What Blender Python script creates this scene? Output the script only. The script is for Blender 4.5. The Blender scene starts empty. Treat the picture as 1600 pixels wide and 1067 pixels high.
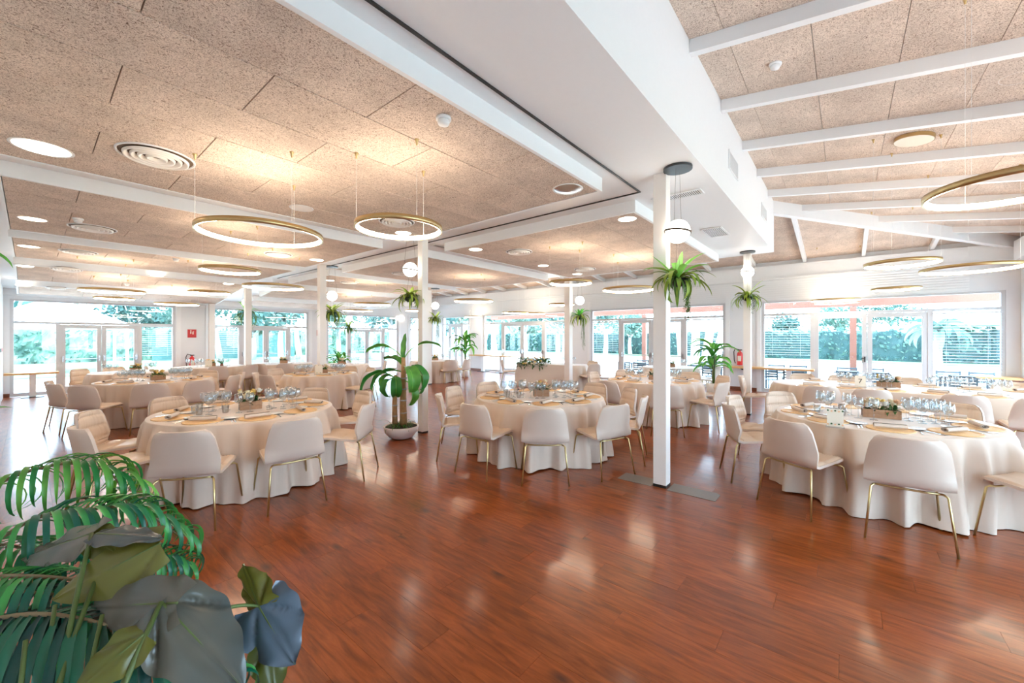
import bpy, math, random
from mathutils import Vector, Matrix, noise as mnoise
random.seed(7)
PI = math.pi
S = bpy.context.scene
COL = S.collection

# ---------------------------------------------------------------- camera
FPX, CX, CY, H = 626.0, 800.0, 527.0, 1.6
TH = math.atan(520 / FPX)
FW = (math.cos(TH), math.sin(TH)); RT = (math.sin(TH), -math.cos(TH))
cam_d = bpy.data.cameras.new('camera'); cam = bpy.data.objects.new('camera', cam_d); COL.objects.link(cam)
cam.location = (0, 0, H); cam.rotation_euler = (PI / 2, 0, TH - PI / 2)
cam_d.sensor_width = 36; cam_d.lens = FPX / 1600 * 36; cam_d.shift_y = -6.5 / 1600
cam_d.clip_start = 0.05; cam_d.clip_end = 400
S.camera = cam

# ---------------------------------------------------------------- world, sun, exposure
S.view_settings.view_transform = 'Standard'; S.view_settings.look = 'None'
S.view_settings.gamma = 1.0; S.view_settings.use_curve_mapping = False
S.view_settings.exposure = 1.56
w = bpy.data.worlds.new('sky'); S.world = w; w.use_nodes = True
bg = w.node_tree.nodes['Background']; bg.inputs[0].default_value = (0.58, 0.80, 1.0, 1); bg.inputs[1].default_value = 5.4
sun_d = bpy.data.lights.new('sun', 'SUN'); sun_d.energy = 3.5; sun_d.angle = math.radians(2); sun_d.color = (1, .98, .96)
sun = bpy.data.objects.new('sun', sun_d); COL.objects.link(sun); sun.rotation_euler = (math.radians(28), math.radians(-6), 0)
S.cycles.use_denoising = True
S.cycles.max_bounces = 12; S.cycles.diffuse_bounces = 7; S.cycles.glossy_bounces = 4
S.cycles.transmission_bounces = 6; S.cycles.transparent_max_bounces = 64
S.cycles.caustics_reflective = False; S.cycles.caustics_refractive = False
S.cycles.sample_clamp_indirect = 6.0
LAMP = 1.0

def W(x, y, z=0.0):
    """point at height z seen at pixel x, y of the 1600x1067 photograph"""
    d = (z - H) * FPX / (CY - y); r = (x - CX) / FPX * d
    return Vector((FW[0] * d + RT[0] * r, FW[1] * d + RT[1] * r, z))
def AT(x, y, d):
    r = (x - CX) / FPX * d
    return Vector((FW[0] * d + RT[0] * r, FW[1] * d + RT[1] * r, H + (CY - y) * d / FPX))
def on_x(px, X):
    t = (px - CX) / FPX; return X * (RT[0] - t * FW[0]) / (t * FW[1] - RT[1])
def on_y(px, Y):
    t = (px - CX) / FPX; return Y * (t * FW[1] - RT[1]) / (RT[0] - t * FW[0])

# ---------------------------------------------------------------- materials
MATS = {}
def nt_new(name):
    m = bpy.data.materials.new(name); m.use_nodes = True
    nt = m.node_tree; b = nt.nodes['Principled BSDF']; MATS[name] = m
    return m, nt, b
def node(nt, t, **kw):
    n = nt.nodes.new(t)
    for k, v in kw.items(): setattr(n, k, v)
    return n
def plain(name, col, rough=.6, metal=0, spec=.5, var=.06, scale=20, bump=0, bscale=60, coat=0, sheen=0):
    m, nt, b = nt_new(name)
    b.inputs['Roughness'].default_value = rough; b.inputs['Metallic'].default_value = metal
    b.inputs['Specular IOR Level'].default_value = spec
    if coat: b.inputs['Coat Weight'].default_value = coat; b.inputs['Coat Roughness'].default_value = .1
    if sheen: b.inputs['Sheen Weight'].default_value = sheen
    tc = node(nt, 'ShaderNodeTexCoord'); n = node(nt, 'ShaderNodeTexNoise'); n.inputs['Scale'].default_value = scale; n.inputs['Detail'].default_value = 3
    nt.links.new(tc.outputs['Object'], n.inputs['Vector'])
    mx = node(nt, 'ShaderNodeMix', data_type='RGBA')
    mx.inputs[6].default_value = tuple(c * (1 - var) for c in col) + (1,)
    mx.inputs[7].default_value = tuple(min(1, c * (1 + var)) for c in col) + (1,)
    nt.links.new(n.outputs['Fac'], mx.inputs[0]); nt.links.new(mx.outputs[2], b.inputs['Base Color'])
    if bump:
        n2 = node(nt, 'ShaderNodeTexNoise'); n2.inputs['Scale'].default_value = bscale; n2.inputs['Detail'].default_value = 4
        nt.links.new(tc.outputs['Object'], n2.inputs['Vector'])
        bp = node(nt, 'ShaderNodeBump'); bp.inputs['Strength'].default_value = bump; bp.inputs['Distance'].default_value = .01
        nt.links.new(n2.outputs['Fac'], bp.inputs['Height']); nt.links.new(bp.outputs[0], b.inputs['Normal'])
    return m
def emit(name, col, strength):
    m, nt, b = nt_new(name)
    b.inputs['Base Color'].default_value = (.9, .9, .9, 1)
    b.inputs['Emission Color'].default_value = col + (1,); b.inputs['Emission Strength'].default_value = strength
    return m

M_white = plain('white_paint', (.78, .79, .80), .5, var=.015)
M_wall = plain('wall_paint', (.72, .73, .745), .6, var=.02, scale=3)
M_frame = plain('window_frame_paint', (.58, .58, .59), .5, var=.01)
M_post = plain('post_paint', (.80, .765, .72), .4, var=.03, scale=6)
M_black = plain('black_track', (.015, .015, .015), .4)
M_darkmetal = plain('dark_grey_metal', (.035, .045, .05), .35, metal=.3)
M_bronze = plain('bronze_band', (.10, .075, .055), .4, metal=.6)
M_gold = plain('brushed_gold', (.60, .43, .20), .32, metal=.85, var=.05)
M_brass = plain('brass_tube', (.60, .47, .22), .28, metal=.9, var=.05)
M_leather = plain('beige_leather', (.60, .49, .41), .42, var=.03, scale=9, bump=.05, bscale=200)
M_pad = plain('quilted_beige_leather', (.66, .51, .385), .45, var=.05, scale=12, bump=.08, bscale=120)
M_linen = plain('linen_cloth', (.63, .505, .405), .62, var=.03, scale=5, bump=.06, bscale=300, sheen=.25)
M_linenw = plain('pale_linen_cloth', (.66, .58, .51), .6, var=.03, scale=5, bump=.06, bscale=300, sheen=.25)
M_napkin = plain('taupe_napkin', (.62, .52, .44), .8, var=.08, scale=40, bump=.1, bscale=300)
M_napin = plain('dark_napkin_inside', (.10, .075, .06), .85)
M_mat = plain('woven_gold_placemat', (.74, .46, .20), .5, var=.2, scale=90, bump=.5, bscale=120)
M_silver = plain('polished_steel', (.75, .75, .75), .15, metal=1, var=.02)
M_chrome = plain('satin_steel', (.55, .56, .58), .3, metal=1, var=.03)
M_china = plain('white_china', (.85, .84, .82), .15, var=.01)
M_soil = plain('dark_soil', (.035, .022, .015), .95, var=.4, scale=60, bump=.6)
M_pot = plain('warm_white_pot', (.74, .64, .58), .4, var=.03)
M_potblack = plain('black_pot', (.008, .012, .018), .35)
M_trunk = plain('banana_stem', (.40, .23, .10), .7, var=.35, scale=25, bump=.4, bscale=30)
M_oak = plain('oak_ledge', (.66, .38, .16), .45, var=.12, scale=12)
M_base = plain('brown_baseboard', (.18, .05, .02), .4, var=.1)
M_plate = plain('grey_steel_plate', (.20, .17, .15), .45, metal=.2, var=.18, scale=3)
M_red = plain('red_enamel', (.62, .02, .02), .3)
M_signred = plain('sign_red', (.55, .03, .03), .5)
M_paper = plain('cream_card', (.72, .66, .55), .7, var=.02)
M_ink = plain('dark_ink', (.03, .025, .02), .8)
M_frost = plain('frosted_diffuser_off', (.80, .76, .72), .4)
M_grille = plain('grille_grey', (.36, .34, .33), .5)
M_griddark = plain('duct_dark', (.05, .05, .05), .8)
M_coneshade = plain('brown_cone_shade', (.16, .11, .075), .7)
M_petal = [plain('petal_%s' % n, c, .6, var=.1, scale=60) for n, c in (('cream', (.80, .68, .46)), ('yellow', (.80, .56, .16)), ('peach', (.80, .46, .26)), ('white', (.80, .76, .68)))]
M_crate = plain('crate_wood', (.40, .22, .12), .7, var=.3, scale=30, bump=.2)
M_crateg = plain('crate_wood_grey', (.42, .36, .31), .75, var=.2, scale=30, bump=.2)
M_blindm = plain('blind_slat', (.60, .62, .64), .4)
M_subfloor = plain('dark_subfloor', (.05, .02, .012), .8)
M_terrace = plain('pale_terrace', (.62, .60, .56), .8, var=.05, scale=1)
M_lawn = plain('sunlit_lawn', (.12, .24, .14), .9, var=.35, scale=.6)
M_bark = plain('pale_bark', (.40, .38, .36), .9, var=.3, scale=4)
M_terra = plain('terracotta_post', (.27, .10, .065), .6)
M_garden = plain('grey_garden_furniture', (.06, .09, .11), .6)
M_fence = plain('teal_fence_screen', (.05, .13, .13), .8, var=.2)
M_sail = plain('white_canvas', (.82, .82, .82), .7)
M_stone = plain('pale_house_wall', (.55, .50, .48), .8)
M_rooft = plain('terracotta_roof', (.45, .25, .2), .8)
WARM = (1.0, .82, .62)
M_strip = emit('ring_light_strip', WARM, 22 * LAMP)
M_disk = emit('ceiling_disk_glow', (1.0, .86, .68), 5.0 * LAMP)
M_globe = emit('opal_globe_glow', (1.0, .93, .84), 3.6 * LAMP)

def leaf_mat(name, c1, c2, rough=.4, scale=6, back=None, trans=.15):
    m, nt, b = nt_new(name)
    tc = node(nt, 'ShaderNodeTexCoord'); n = node(nt, 'ShaderNodeTexNoise'); n.inputs['Scale'].default_value = scale
    nt.links.new(tc.outputs['Object'], n.inputs['Vector'])
    oi = node(nt, 'ShaderNodeObjectInfo')
    mt = node(nt, 'ShaderNodeMath', operation='ADD'); nt.links.new(n.outputs['Fac'], mt.inputs[0])
    m2 = node(nt, 'ShaderNodeMath', operation='MULTIPLY_ADD'); m2.inputs[1].default_value = .7; m2.inputs[2].default_value = -.35
    nt.links.new(oi.outputs['Random'], m2.inputs[0]); nt.links.new(m2.outputs[0], mt.inputs[1])
    cr = node(nt, 'ShaderNodeValToRGB'); cr.color_ramp.elements[0].position = .3; cr.color_ramp.elements[1].position = .7
    cr.color_ramp.elements[0].color = c1 + (1,); cr.color_ramp.elements[1].color = c2 + (1,)
    nt.links.new(mt.outputs[0], cr.inputs[0])
    out = cr.outputs[0]
    if back:
        g = node(nt, 'ShaderNodeNewGeometry'); mx = node(nt, 'ShaderNodeMix', data_type='RGBA')
        nt.links.new(g.outputs['Backfacing'], mx.inputs[0]); nt.links.new(out, mx.inputs[6]); mx.inputs[7].default_value = back + (1,)
        out = mx.outputs[2]
    nt.links.new(out, b.inputs['Base Color']); b.inputs['Roughness'].default_value = rough
    # thin translucent blade
    if trans:
        tr = node(nt, 'ShaderNodeBsdfTranslucent'); ms = node(nt, 'ShaderNodeMixShader'); ms.inputs[0].default_value = trans
        nt.links.new(out, tr.inputs[0]); o = nt.nodes['Material Output']
        nt.links.new(b.outputs[0], ms.inputs[1]); nt.links.new(tr.outputs[0], ms.inputs[2]); nt.links.new(ms.outputs[0], o.inputs[0])
    return m
M_hedge = leaf_mat('hedge_leaves', (.012, .05, .05), (.14, .25, .19), .8, scale=1.6, trans=0)
M_tree = leaf_mat('tree_leaves', (.04, .11, .10), (.15, .25, .20), .8, scale=1.5, trans=.3)
M_banana = leaf_mat('banana_leaf', (.03, .20, .03), (.12, .38, .06), .35)
M_leafy = leaf_mat('bright_leaf', (.10, .42, .06), (.25, .58, .10), .4, trans=.3)
M_strap = leaf_mat('strap_leaf', (.05, .15, .02), (.30, .42, .05), .45)
M_dark = leaf_mat('dark_foliage', (.02, .08, .02), (.08, .18, .04), .5)
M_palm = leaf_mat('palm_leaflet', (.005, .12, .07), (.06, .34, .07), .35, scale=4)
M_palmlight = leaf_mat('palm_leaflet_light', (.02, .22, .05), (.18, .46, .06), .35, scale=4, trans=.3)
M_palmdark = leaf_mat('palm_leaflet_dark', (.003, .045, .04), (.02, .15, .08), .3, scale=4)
M_aloc = leaf_mat('elephant_ear_satin', (.065, .08, .075), (.19, .155, .105), .25, scale=5, back=(.10, .10, .015), trans=.08)
M_aloc2 = leaf_mat('elephant_ear_olive', (.07, .08, .01), (.14, .13, .02), .35, scale=5, trans=.08)
M_aloc3 = leaf_mat('elephant_ear_blue', (.035, .06, .09), (.09, .125, .165), .25, scale=5, back=(.05, .08, .01), trans=.05)
M_stalk = plain('leaf_stalk', (.09, .13, .03), .5, var=.3, scale=12)
M_palmrib = plain('palm_rib', (.22, .16, .08), .6, var=.3)

# thin window glass / drinking glass: clear layer with a Fresnel reflection
def thin_glass(name, tint, base=.04, k=.8, power=4.0, rough=.0):
    m = bpy.data.materials.new(name); m.use_nodes = True; nt = m.node_tree; nt.nodes.clear()
    o = nt.nodes.new('ShaderNodeOutputMaterial'); t = nt.nodes.new('ShaderNodeBsdfTransparent'); g = nt.nodes.new('ShaderNodeBsdfGlossy')
    mix = nt.nodes.new('ShaderNodeMixShader'); f = nt.nodes.new('ShaderNodeLayerWeight'); f.inputs[0].default_value = .5
    pw = nt.nodes.new('ShaderNodeMath'); pw.operation = 'POWER'; pw.inputs[1].default_value = power
    mu = nt.nodes.new('ShaderNodeMath'); mu.operation = 'MULTIPLY_ADD'; mu.inputs[1].default_value = k; mu.inputs[2].default_value = base; mu.use_clamp = True
    t.inputs[0].default_value = tint + (1,); g.inputs['Roughness'].default_value = rough
    nt.links.new(f.outputs['Facing'], pw.inputs[0]); nt.links.new(pw.outputs[0], mu.inputs[0]); nt.links.new(mu.outputs[0], mix.inputs[0])
    nt.links.new(t.outputs[0], mix.inputs[1]); nt.links.new(g.outputs[0], mix.inputs[2]); nt.links.new(mix.outputs[0], o.inputs[0])
    return m
M_pane = thin_glass('window_glass', (.97, .99, 1.0))
M_wine = thin_glass('drinking_glass', (.94, .96, .97), .07, .85, 1.7, .03)

def wood_floor():
    m, nt, b = nt_new('red_brown_floor_board')
    g = node(nt, 'ShaderNodeNewGeometry'); sx = node(nt, 'ShaderNodeSeparateXYZ'); nt.links.new(g.outputs['Position'], sx.inputs[0])
    def math_(op, a, bb=None, c=None):
        n = node(nt, 'ShaderNodeMath', operation=op)
        for i, v in enumerate((a, bb, c)):
            if v is None: continue
            if isinstance(v, (int, float)): n.inputs[i].default_value = v
            else: nt.links.new(v, n.inputs[i])
        return n.outputs[0]
    ix = math_('FLOOR', math_('DIVIDE', math_('ADD', sx.outputs[0], 1.0), .19))
    stag = math_('MULTIPLY', math_('FRACT', math_('MULTIPLY', ix, .381)), 1.28)
    iy = math_('FLOOR', math_('DIVIDE', math_('ADD', math_('ADD', sx.outputs[1], 4.0), stag), 1.28))
    cv = node(nt, 'ShaderNodeCombineXYZ'); nt.links.new(ix, cv.inputs[0]); nt.links.new(iy, cv.inputs[1])
    wn = node(nt, 'ShaderNodeTexWhiteNoise'); nt.links.new(cv.outputs[0], wn.inputs['Vector'])
    # grain stretched along the board, shifted per board
    mp = node(nt, 'ShaderNodeMapping'); mp.inputs['Scale'].default_value = (9, 1.1, 1)
    va = node(nt, 'ShaderNodeVectorMath', operation='MULTIPLY_ADD'); va.inputs[1].default_value = (7, 7, 7)
    nt.links.new(wn.outputs['Color'], va.inputs[0]); nt.links.new(g.outputs['Position'], va.inputs[2]); nt.links.new(va.outputs[0], mp.inputs[0])
    n1 = node(nt, 'ShaderNodeTexNoise'); n1.inputs['Scale'].default_value = 3.2; n1.inputs['Detail'].default_value = 8; n1.inputs['Roughness'].default_value = .62; n1.inputs['Distortion'].default_value = .6
    nt.links.new(mp.outputs[0], n1.inputs['Vector'])
    cr = node(nt, 'ShaderNodeValToRGB'); e = cr.color_ramp.elements
    e[0].position = .28; e[0].color = (.13, .024, .004, 1); e[1].position = .72; e[1].color = (.35, .082, .014, 1)
    e2 = cr.color_ramp.elements.new(.5); e2.color = (.24, .050, .008, 1)
    nt.links.new(n1.outputs['Fac'], cr.inputs[0])
    # knots
    mp2 = node(nt, 'ShaderNodeMapping'); mp2.inputs['Scale'].default_value = (4.2, 2.0, 1); nt.links.new(va.outputs[0], mp2.inputs[0])
    vo = node(nt, 'ShaderNodeTexVoronoi'); vo.inputs['Scale'].default_value = 1.0; nt.links.new(mp2.outputs[0], vo.inputs['Vector'])
    kn = node(nt, 'ShaderNodeMapRange'); kn.inputs[1].default_value = .03; kn.inputs[2].default_value = .17; kn.inputs[3].default_value = .75; kn.inputs[4].default_value = 0
    nt.links.new(vo.outputs['Distance'], kn.inputs[0])
    mx = node(nt, 'ShaderNodeMix', data_type='RGBA'); nt.links.new(kn.outputs[0], mx.inputs[0]); nt.links.new(cr.outputs[0], mx.inputs[6]); mx.inputs[7].default_value = (.035, .012, .008, 1)
    vb = math_('MULTIPLY_ADD', wn.outputs['Value'], .34, .80)
    hs = node(nt, 'ShaderNodeHueSaturation'); nt.links.new(mx.outputs[2], hs.inputs['Color']); nt.links.new(vb, hs.inputs['Value'])
    nt.links.new(hs.outputs[0], b.inputs['Base Color'])
    b.inputs['Roughness'].default_value = .34; b.inputs['Specular IOR Level'].default_value = .15
    b.inputs['Coat Weight'].default_value = .55; b.inputs['Coat Roughness'].default_value = .15
    bp = node(nt, 'ShaderNodeBump'); bp.inputs['Strength'].default_value = .06; bp.inputs['Distance'].default_value = .004
    nt.links.new(n1.outputs['Fac'], bp.inputs['Height']); nt.links.new(bp.outputs[0], b.inputs['Normal'])
    return m
M_floor = wood_floor()

def wool_board():
    m, nt, b = nt_new('wood_wool_board')
    g = node(nt, 'ShaderNodeNewGeometry'); oi = node(nt, 'ShaderNodeObjectInfo')
    va = node(nt, 'ShaderNodeVectorMath', operation='MULTIPLY_ADD'); va.inputs[1].default_value = (13, 13, 13)
    nt.links.new(oi.outputs['Random'], va.inputs[0]); nt.links.new(g.outputs['Position'], va.inputs[2])
    vo = node(nt, 'ShaderNodeTexNoise'); vo.inputs['Scale'].default_value = 48; vo.inputs['Detail'].default_value = 3; vo.inputs['Distortion'].default_value = 3.2; vo.inputs['Roughness'].default_value = .6
    nt.links.new(va.outputs[0], vo.inputs['Vector'])
    cr = node(nt, 'ShaderNodeValToRGB'); e = cr.color_ramp.elements
    e[0].position = .34; e[0].color = (.16, .10, .07, 1); e[1].position = .55; e[1].color = (.78, .665, .57, 1)
    e2 = cr.color_ramp.elements.new(.45); e2.color = (.58, .46, .38, 1)
    nt.links.new(vo.outputs['Fac'], cr.inputs[0])
    n2 = node(nt, 'ShaderNodeTexNoise'); n2.inputs['Scale'].default_value = 2.5; nt.links.new(va.outputs[0], n2.inputs['Vector'])
    hs = node(nt, 'ShaderNodeHueSaturation'); mr = node(nt, 'ShaderNodeMapRange'); mr.inputs[1].default_value = .3; mr.inputs[2].default_value = .7; mr.inputs[3].default_value = .88; mr.inputs[4].default_value = 1.1
    nt.links.new(n2.outputs['Fac'], mr.inputs[0]); nt.links.new(mr.outputs[0], hs.inputs['Value']); nt.links.new(cr.outputs[0], hs.inputs['Color'])
    nt.links.new(hs.outputs[0], b.inputs['Base Color']); b.inputs['Roughness'].default_value = .9; b.inputs['Specular IOR Level'].default_value = .2
    bp = node(nt, 'ShaderNodeBump'); bp.inputs['Strength'].default_value = .55; bp.inputs['Distance'].default_value = .008
    nt.links.new(vo.outputs['Fac'], bp.inputs['Height']); nt.links.new(bp.outputs[0], b.inputs['Normal'])
    return m
M_wool = wool_board()

# ---------------------------------------------------------------- mesh helpers
class MB:
    def __init__(s): s.v = []; s.f = []
    def box(s, x0, x1, y0, y1, z0, z1):
        n = len(s.v)
        s.v += [(x0, y0, z0), (x1, y0, z0), (x1, y1, z0), (x0, y1, z0), (x0, y0, z1), (x1, y0, z1), (x1, y1, z1), (x0, y1, z1)]
        s.f += [tuple(n + i for i in q) for q in ((0, 3, 2, 1), (4, 5, 6, 7), (0, 1, 5, 4), (1, 2, 6, 5), (2, 3, 7, 6), (3, 0, 4, 7))]
        return s
    def prism(s, base, top):
        """loft between two loops of the same length, capped"""
        n = len(s.v); k = len(base); s.v += [tuple(p) for p in base] + [tuple(p) for p in top]
        s.f.append(tuple(n + i for i in reversed(range(k)))); s.f.append(tuple(n + k + i for i in range(k)))
        for i in range(k): j = (i + 1) % k; s.f.append((n + i, n + j, n + k + j, n + k + i))
        return s
    def bar(s, a, b, wd, ht, up=(0, 0, 1)):
        """beam from a to b (centre line), width wd, height ht"""
        a = Vector(a); b = Vector(b); d = (b - a).normalized(); up = Vector(up)
        sd = d.cross(up).normalized(); u2 = sd.cross(d).normalized()
        L = lambda p: [p + sd * (sx * wd / 2) + u2 * (sz * ht / 2) for sx, sz in ((-1, -1), (1, -1), (1, 1), (-1, 1))]
        return s.prism(L(a), L(b))
    def lathe(s, prof, seg=24, c=(0, 0, 0), cap=True):
        n0 = len(s.v); k = len(prof)
        for r, z in prof:
            for i in range(seg):
                a = 2 * PI * i / seg; s.v.append((c[0] + r * math.cos(a), c[1] + r * math.sin(a), c[2] + z))
        for j in range(k - 1):
            for i in range(seg):
                i2 = (i + 1) % seg
                s.f.append((n0 + j * seg + i, n0 + j * seg + i2, n0 + (j + 1) * seg + i2, n0 + (j + 1) * seg + i))
        if cap:
            if prof[0][0] > 1e-5: s.f.append(tuple(n0 + i for i in reversed(range(seg))))
            if prof[-1][0] > 1e-5: s.f.append(tuple(n0 + (k - 1) * seg + i for i in range(seg)))
        return s
    def tube(s, pts, r, seg=8, r2=None):
        pts = [Vector(p) for p in pts]; n = len(pts); n0 = len(s.v)
        t0 = (pts[1] - pts[0]).normalized(); nrm = t0.orthogonal().normalized()
        for i, p in enumerate(pts):
            t = (pts[min(i + 1, n - 1)] - pts[max(i - 1, 0)]).normalized()
            nrm = (nrm - t * nrm.dot(t)).normalized(); bn = t.cross(nrm)
            rr = r if r2 is None else r + (r2 - r) * i / (n - 1)
            for k in range(seg):
                a = 2 * PI * k / seg; s.v.append(tuple(p + nrm * (math.cos(a) * rr) + bn * (math.sin(a) * rr)))
        for i in range(n - 1):
            for k in range(seg):
                k2 = (k + 1) % seg
                s.f.append((n0 + i * seg + k, n0 + i * seg + k2, n0 + (i + 1) * seg + k2, n0 + (i + 1) * seg + k))
        s.f.append(tuple(n0 + i for i in reversed(range(seg)))); s.f.append(tuple(n0 + (n - 1) * seg + i for i in range(seg)))
        return s
    def grid(s, rows, closed=False):
        n0 = len(s.v); nr = len(rows); nc = len(rows[0])
        for r in rows: s.v += [tuple(p) for p in r]
        for i in range(nr - 1):
            for j in range(nc if closed else nc - 1):
                j2 = (j + 1) % nc
                s.f.append((n0 + i * nc + j, n0 + i * nc + j2, n0 + (i + 1) * nc + j2, n0 + (i + 1) * nc + j))
        return s
    def ball(s, c, r, seg=12, rings=8, sq=1.0):
        prof = [(max(1e-6, r * math.sin(PI * i / rings)), -r * math.cos(PI * i / rings) * sq) for i in range(rings + 1)]
        return s.lathe(prof, seg, c, cap=False)
    def mesh(s, name, mat, smooth=False):
        me = bpy.data.meshes.new(name); me.from_pydata(s.v, [], s.f); me.update()
        if mat is not None: me.materials.append(mat)
        if smooth: me.polygons.foreach_set('use_smooth', [True] * len(me.polygons))
        return me
    def build(s, name, mat, parent=None, smooth=False, loc=None, rot=None):
        return put(name, s.mesh(name, mat, smooth), parent, loc, rot)
def put(name, me, parent=None, loc=None, rot=None):
    o = bpy.data.objects.new(name, me); COL.objects.link(o)
    if parent is not None: o.parent = parent
    if loc is not None: o.location = loc
    if rot is not None: o.rotation_euler = rot
    return o
def tag(o, label=None, cat=None, group=None, kind=None):
    if label: o['label'] = label
    if cat: o['category'] = cat
    if group: o['group'] = group
    if kind: o['kind'] = kind
    return o
def empty(name, loc=(0, 0, 0), rz=0.0):
    o = bpy.data.objects.new(name, None); COL.objects.link(o); o.location = loc; o.rotation_euler = (0, 0, rz); o.empty_display_size = .1
    return o
KIDS = {}
def copy_tree(o, parent=None):
    c = o.copy(); COL.objects.link(c)
    if parent is not None: c.parent = parent
    for ch in o.children: copy_tree(ch, c)
    return c
def bx(name, x0, x1, y0, y1, z0, z1, mat, parent=None):
    """box with its own origin at its centre"""
    cx, cy, cz = (x0 + x1) / 2, (y0 + y1) / 2, (z0 + z1) / 2
    return MB().box(x0 - cx, x1 - cx, y0 - cy, y1 - cy, z0 - cz, z1 - cz).build(name, mat, parent, loc=(cx, cy, cz))

# ---------------------------------------------------------------- room dimensions
XW, YW, X0, Y0 = 13.8, 17.1, -.45, -2.95     # far right wall, far left wall, near side walls
ZS, ZB = 3.35, 3.20                          # flat soffit, underside of the dropped ceiling fields
SL = .148
def zsy(Y): return 4.26 - SL * (1.12 - Y)    # underside of the rafters, slope towards -Y
def zsx(X): return 4.26 - SL * (X - 9.77)    # underside of the rafters, slope towards +X
YS = 13.0                                    # beyond this the ceiling falls to the left wall
def zfar(Y): return 0.0 if Y < YS else -.115 * (Y - YS)

# ---------------------------------------------------------------- floor
floor = bx('floor', X0 - .1, XW + .1, Y0 - .1, YW + .1, -.12, -.012, M_subfloor); tag(floor, kind='structure')
PW, PL = .19, 1.28
full = MB().box(-PW / 2 + .0006, PW / 2 - .0006, -PL / 2 + .0006, PL / 2 - .0006, -.011, 0).mesh('floor_plank', M_floor)
cells = []
for i in range(int((XW + .05 + 1) / PW) + 1):
    st = ((i * .381) % 1.0) * PL
    for j in range(0, 20):
        xa = -1.0 + i * PW; ya = j * PL - 4.0 - st
        if xa + PW < X0 or xa > XW or ya + PL < Y0 or ya > YW: continue
        cells.append((xa, ya))
def vis(xa, ya):
    cxp, cyp = xa + PW / 2, ya + PL / 2
    d = FW[0] * cxp + FW[1] * cyp; r = RT[0] * cxp + RT[1] * cyp
    return d if (d > 1.5 and abs(r / d) < 1.45) else 1e9
near = sorted(cells, key=lambda c: vis(*c))[:295]; nearset = set(near)
ax = MB()
for xa, ya in cells:
    x0_, x1_, y0_, y1_ = max(xa, X0), min(xa + PW, XW), max(ya, Y0), min(ya + PL, YW)
    if x1_ - x0_ < .01 or y1_ - y0_ < .01: continue
    if (xa, ya) in nearset and x1_ - x0_ > PW - .001 and y1_ - y0_ > PL - .001:
        o = put('floor_plank', full, floor, loc=((x0_ + x1_) / 2 - floor.location.x, (y0_ + y1_) / 2 - floor.location.y, -floor.location.z))
    else:
        ax.box(x0_ + .0006 - floor.location.x, x1_ - .0006 - floor.location.x, y0_ + .0006 - floor.location.y, y1_ - .0006 - floor.location.y, -.011 - floor.location.z, -floor.location.z)
tag(ax.build('floor_boards', M_floor, floor), kind='stuff')

# ---------------------------------------------------------------- walls and windows
def structure(o): return tag(o, kind='structure')
# window bay builder: works in a frame where 'a' runs along the wall
class Wall:
    def __init__(s, axis, c, sign): s.axis, s.c, s.sign = axis, c, sign   # sign: direction to outside
    def box(s, mb, a0, a1, t0, t1, z0, z1):
        lo, hi = sorted((s.c + s.sign * t0, s.c + s.sign * t1))
        if s.axis == 'x': mb.box(lo, hi, min(a0, a1), max(a0, a1), z0, z1)
        else: mb.box(min(a0, a1), max(a0, a1), lo, hi, z0, z1)
        return mb
    def obj(s, name, a0, a1, t0, t1, z0, z1, mat, parent=None):
        lo, hi = sorted((s.c + s.sign * t0, s.c + s.sign * t1)); a0, a1 = min(a0, a1), max(a0, a1)
        if s.axis == 'x': return bx(name, lo, hi, a0, a1, z0, z1, mat, parent)
        return bx(name, a0, a1, lo, hi, z0, z1, mat, parent)
def rel(o, parent):
    o.parent = parent; o.matrix_parent_inverse = Matrix.Translation(parent.location).inverted() if parent.rotation_euler.z == 0 else parent.matrix_world.inverted()
WN = [0]; DN = [0]
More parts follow.
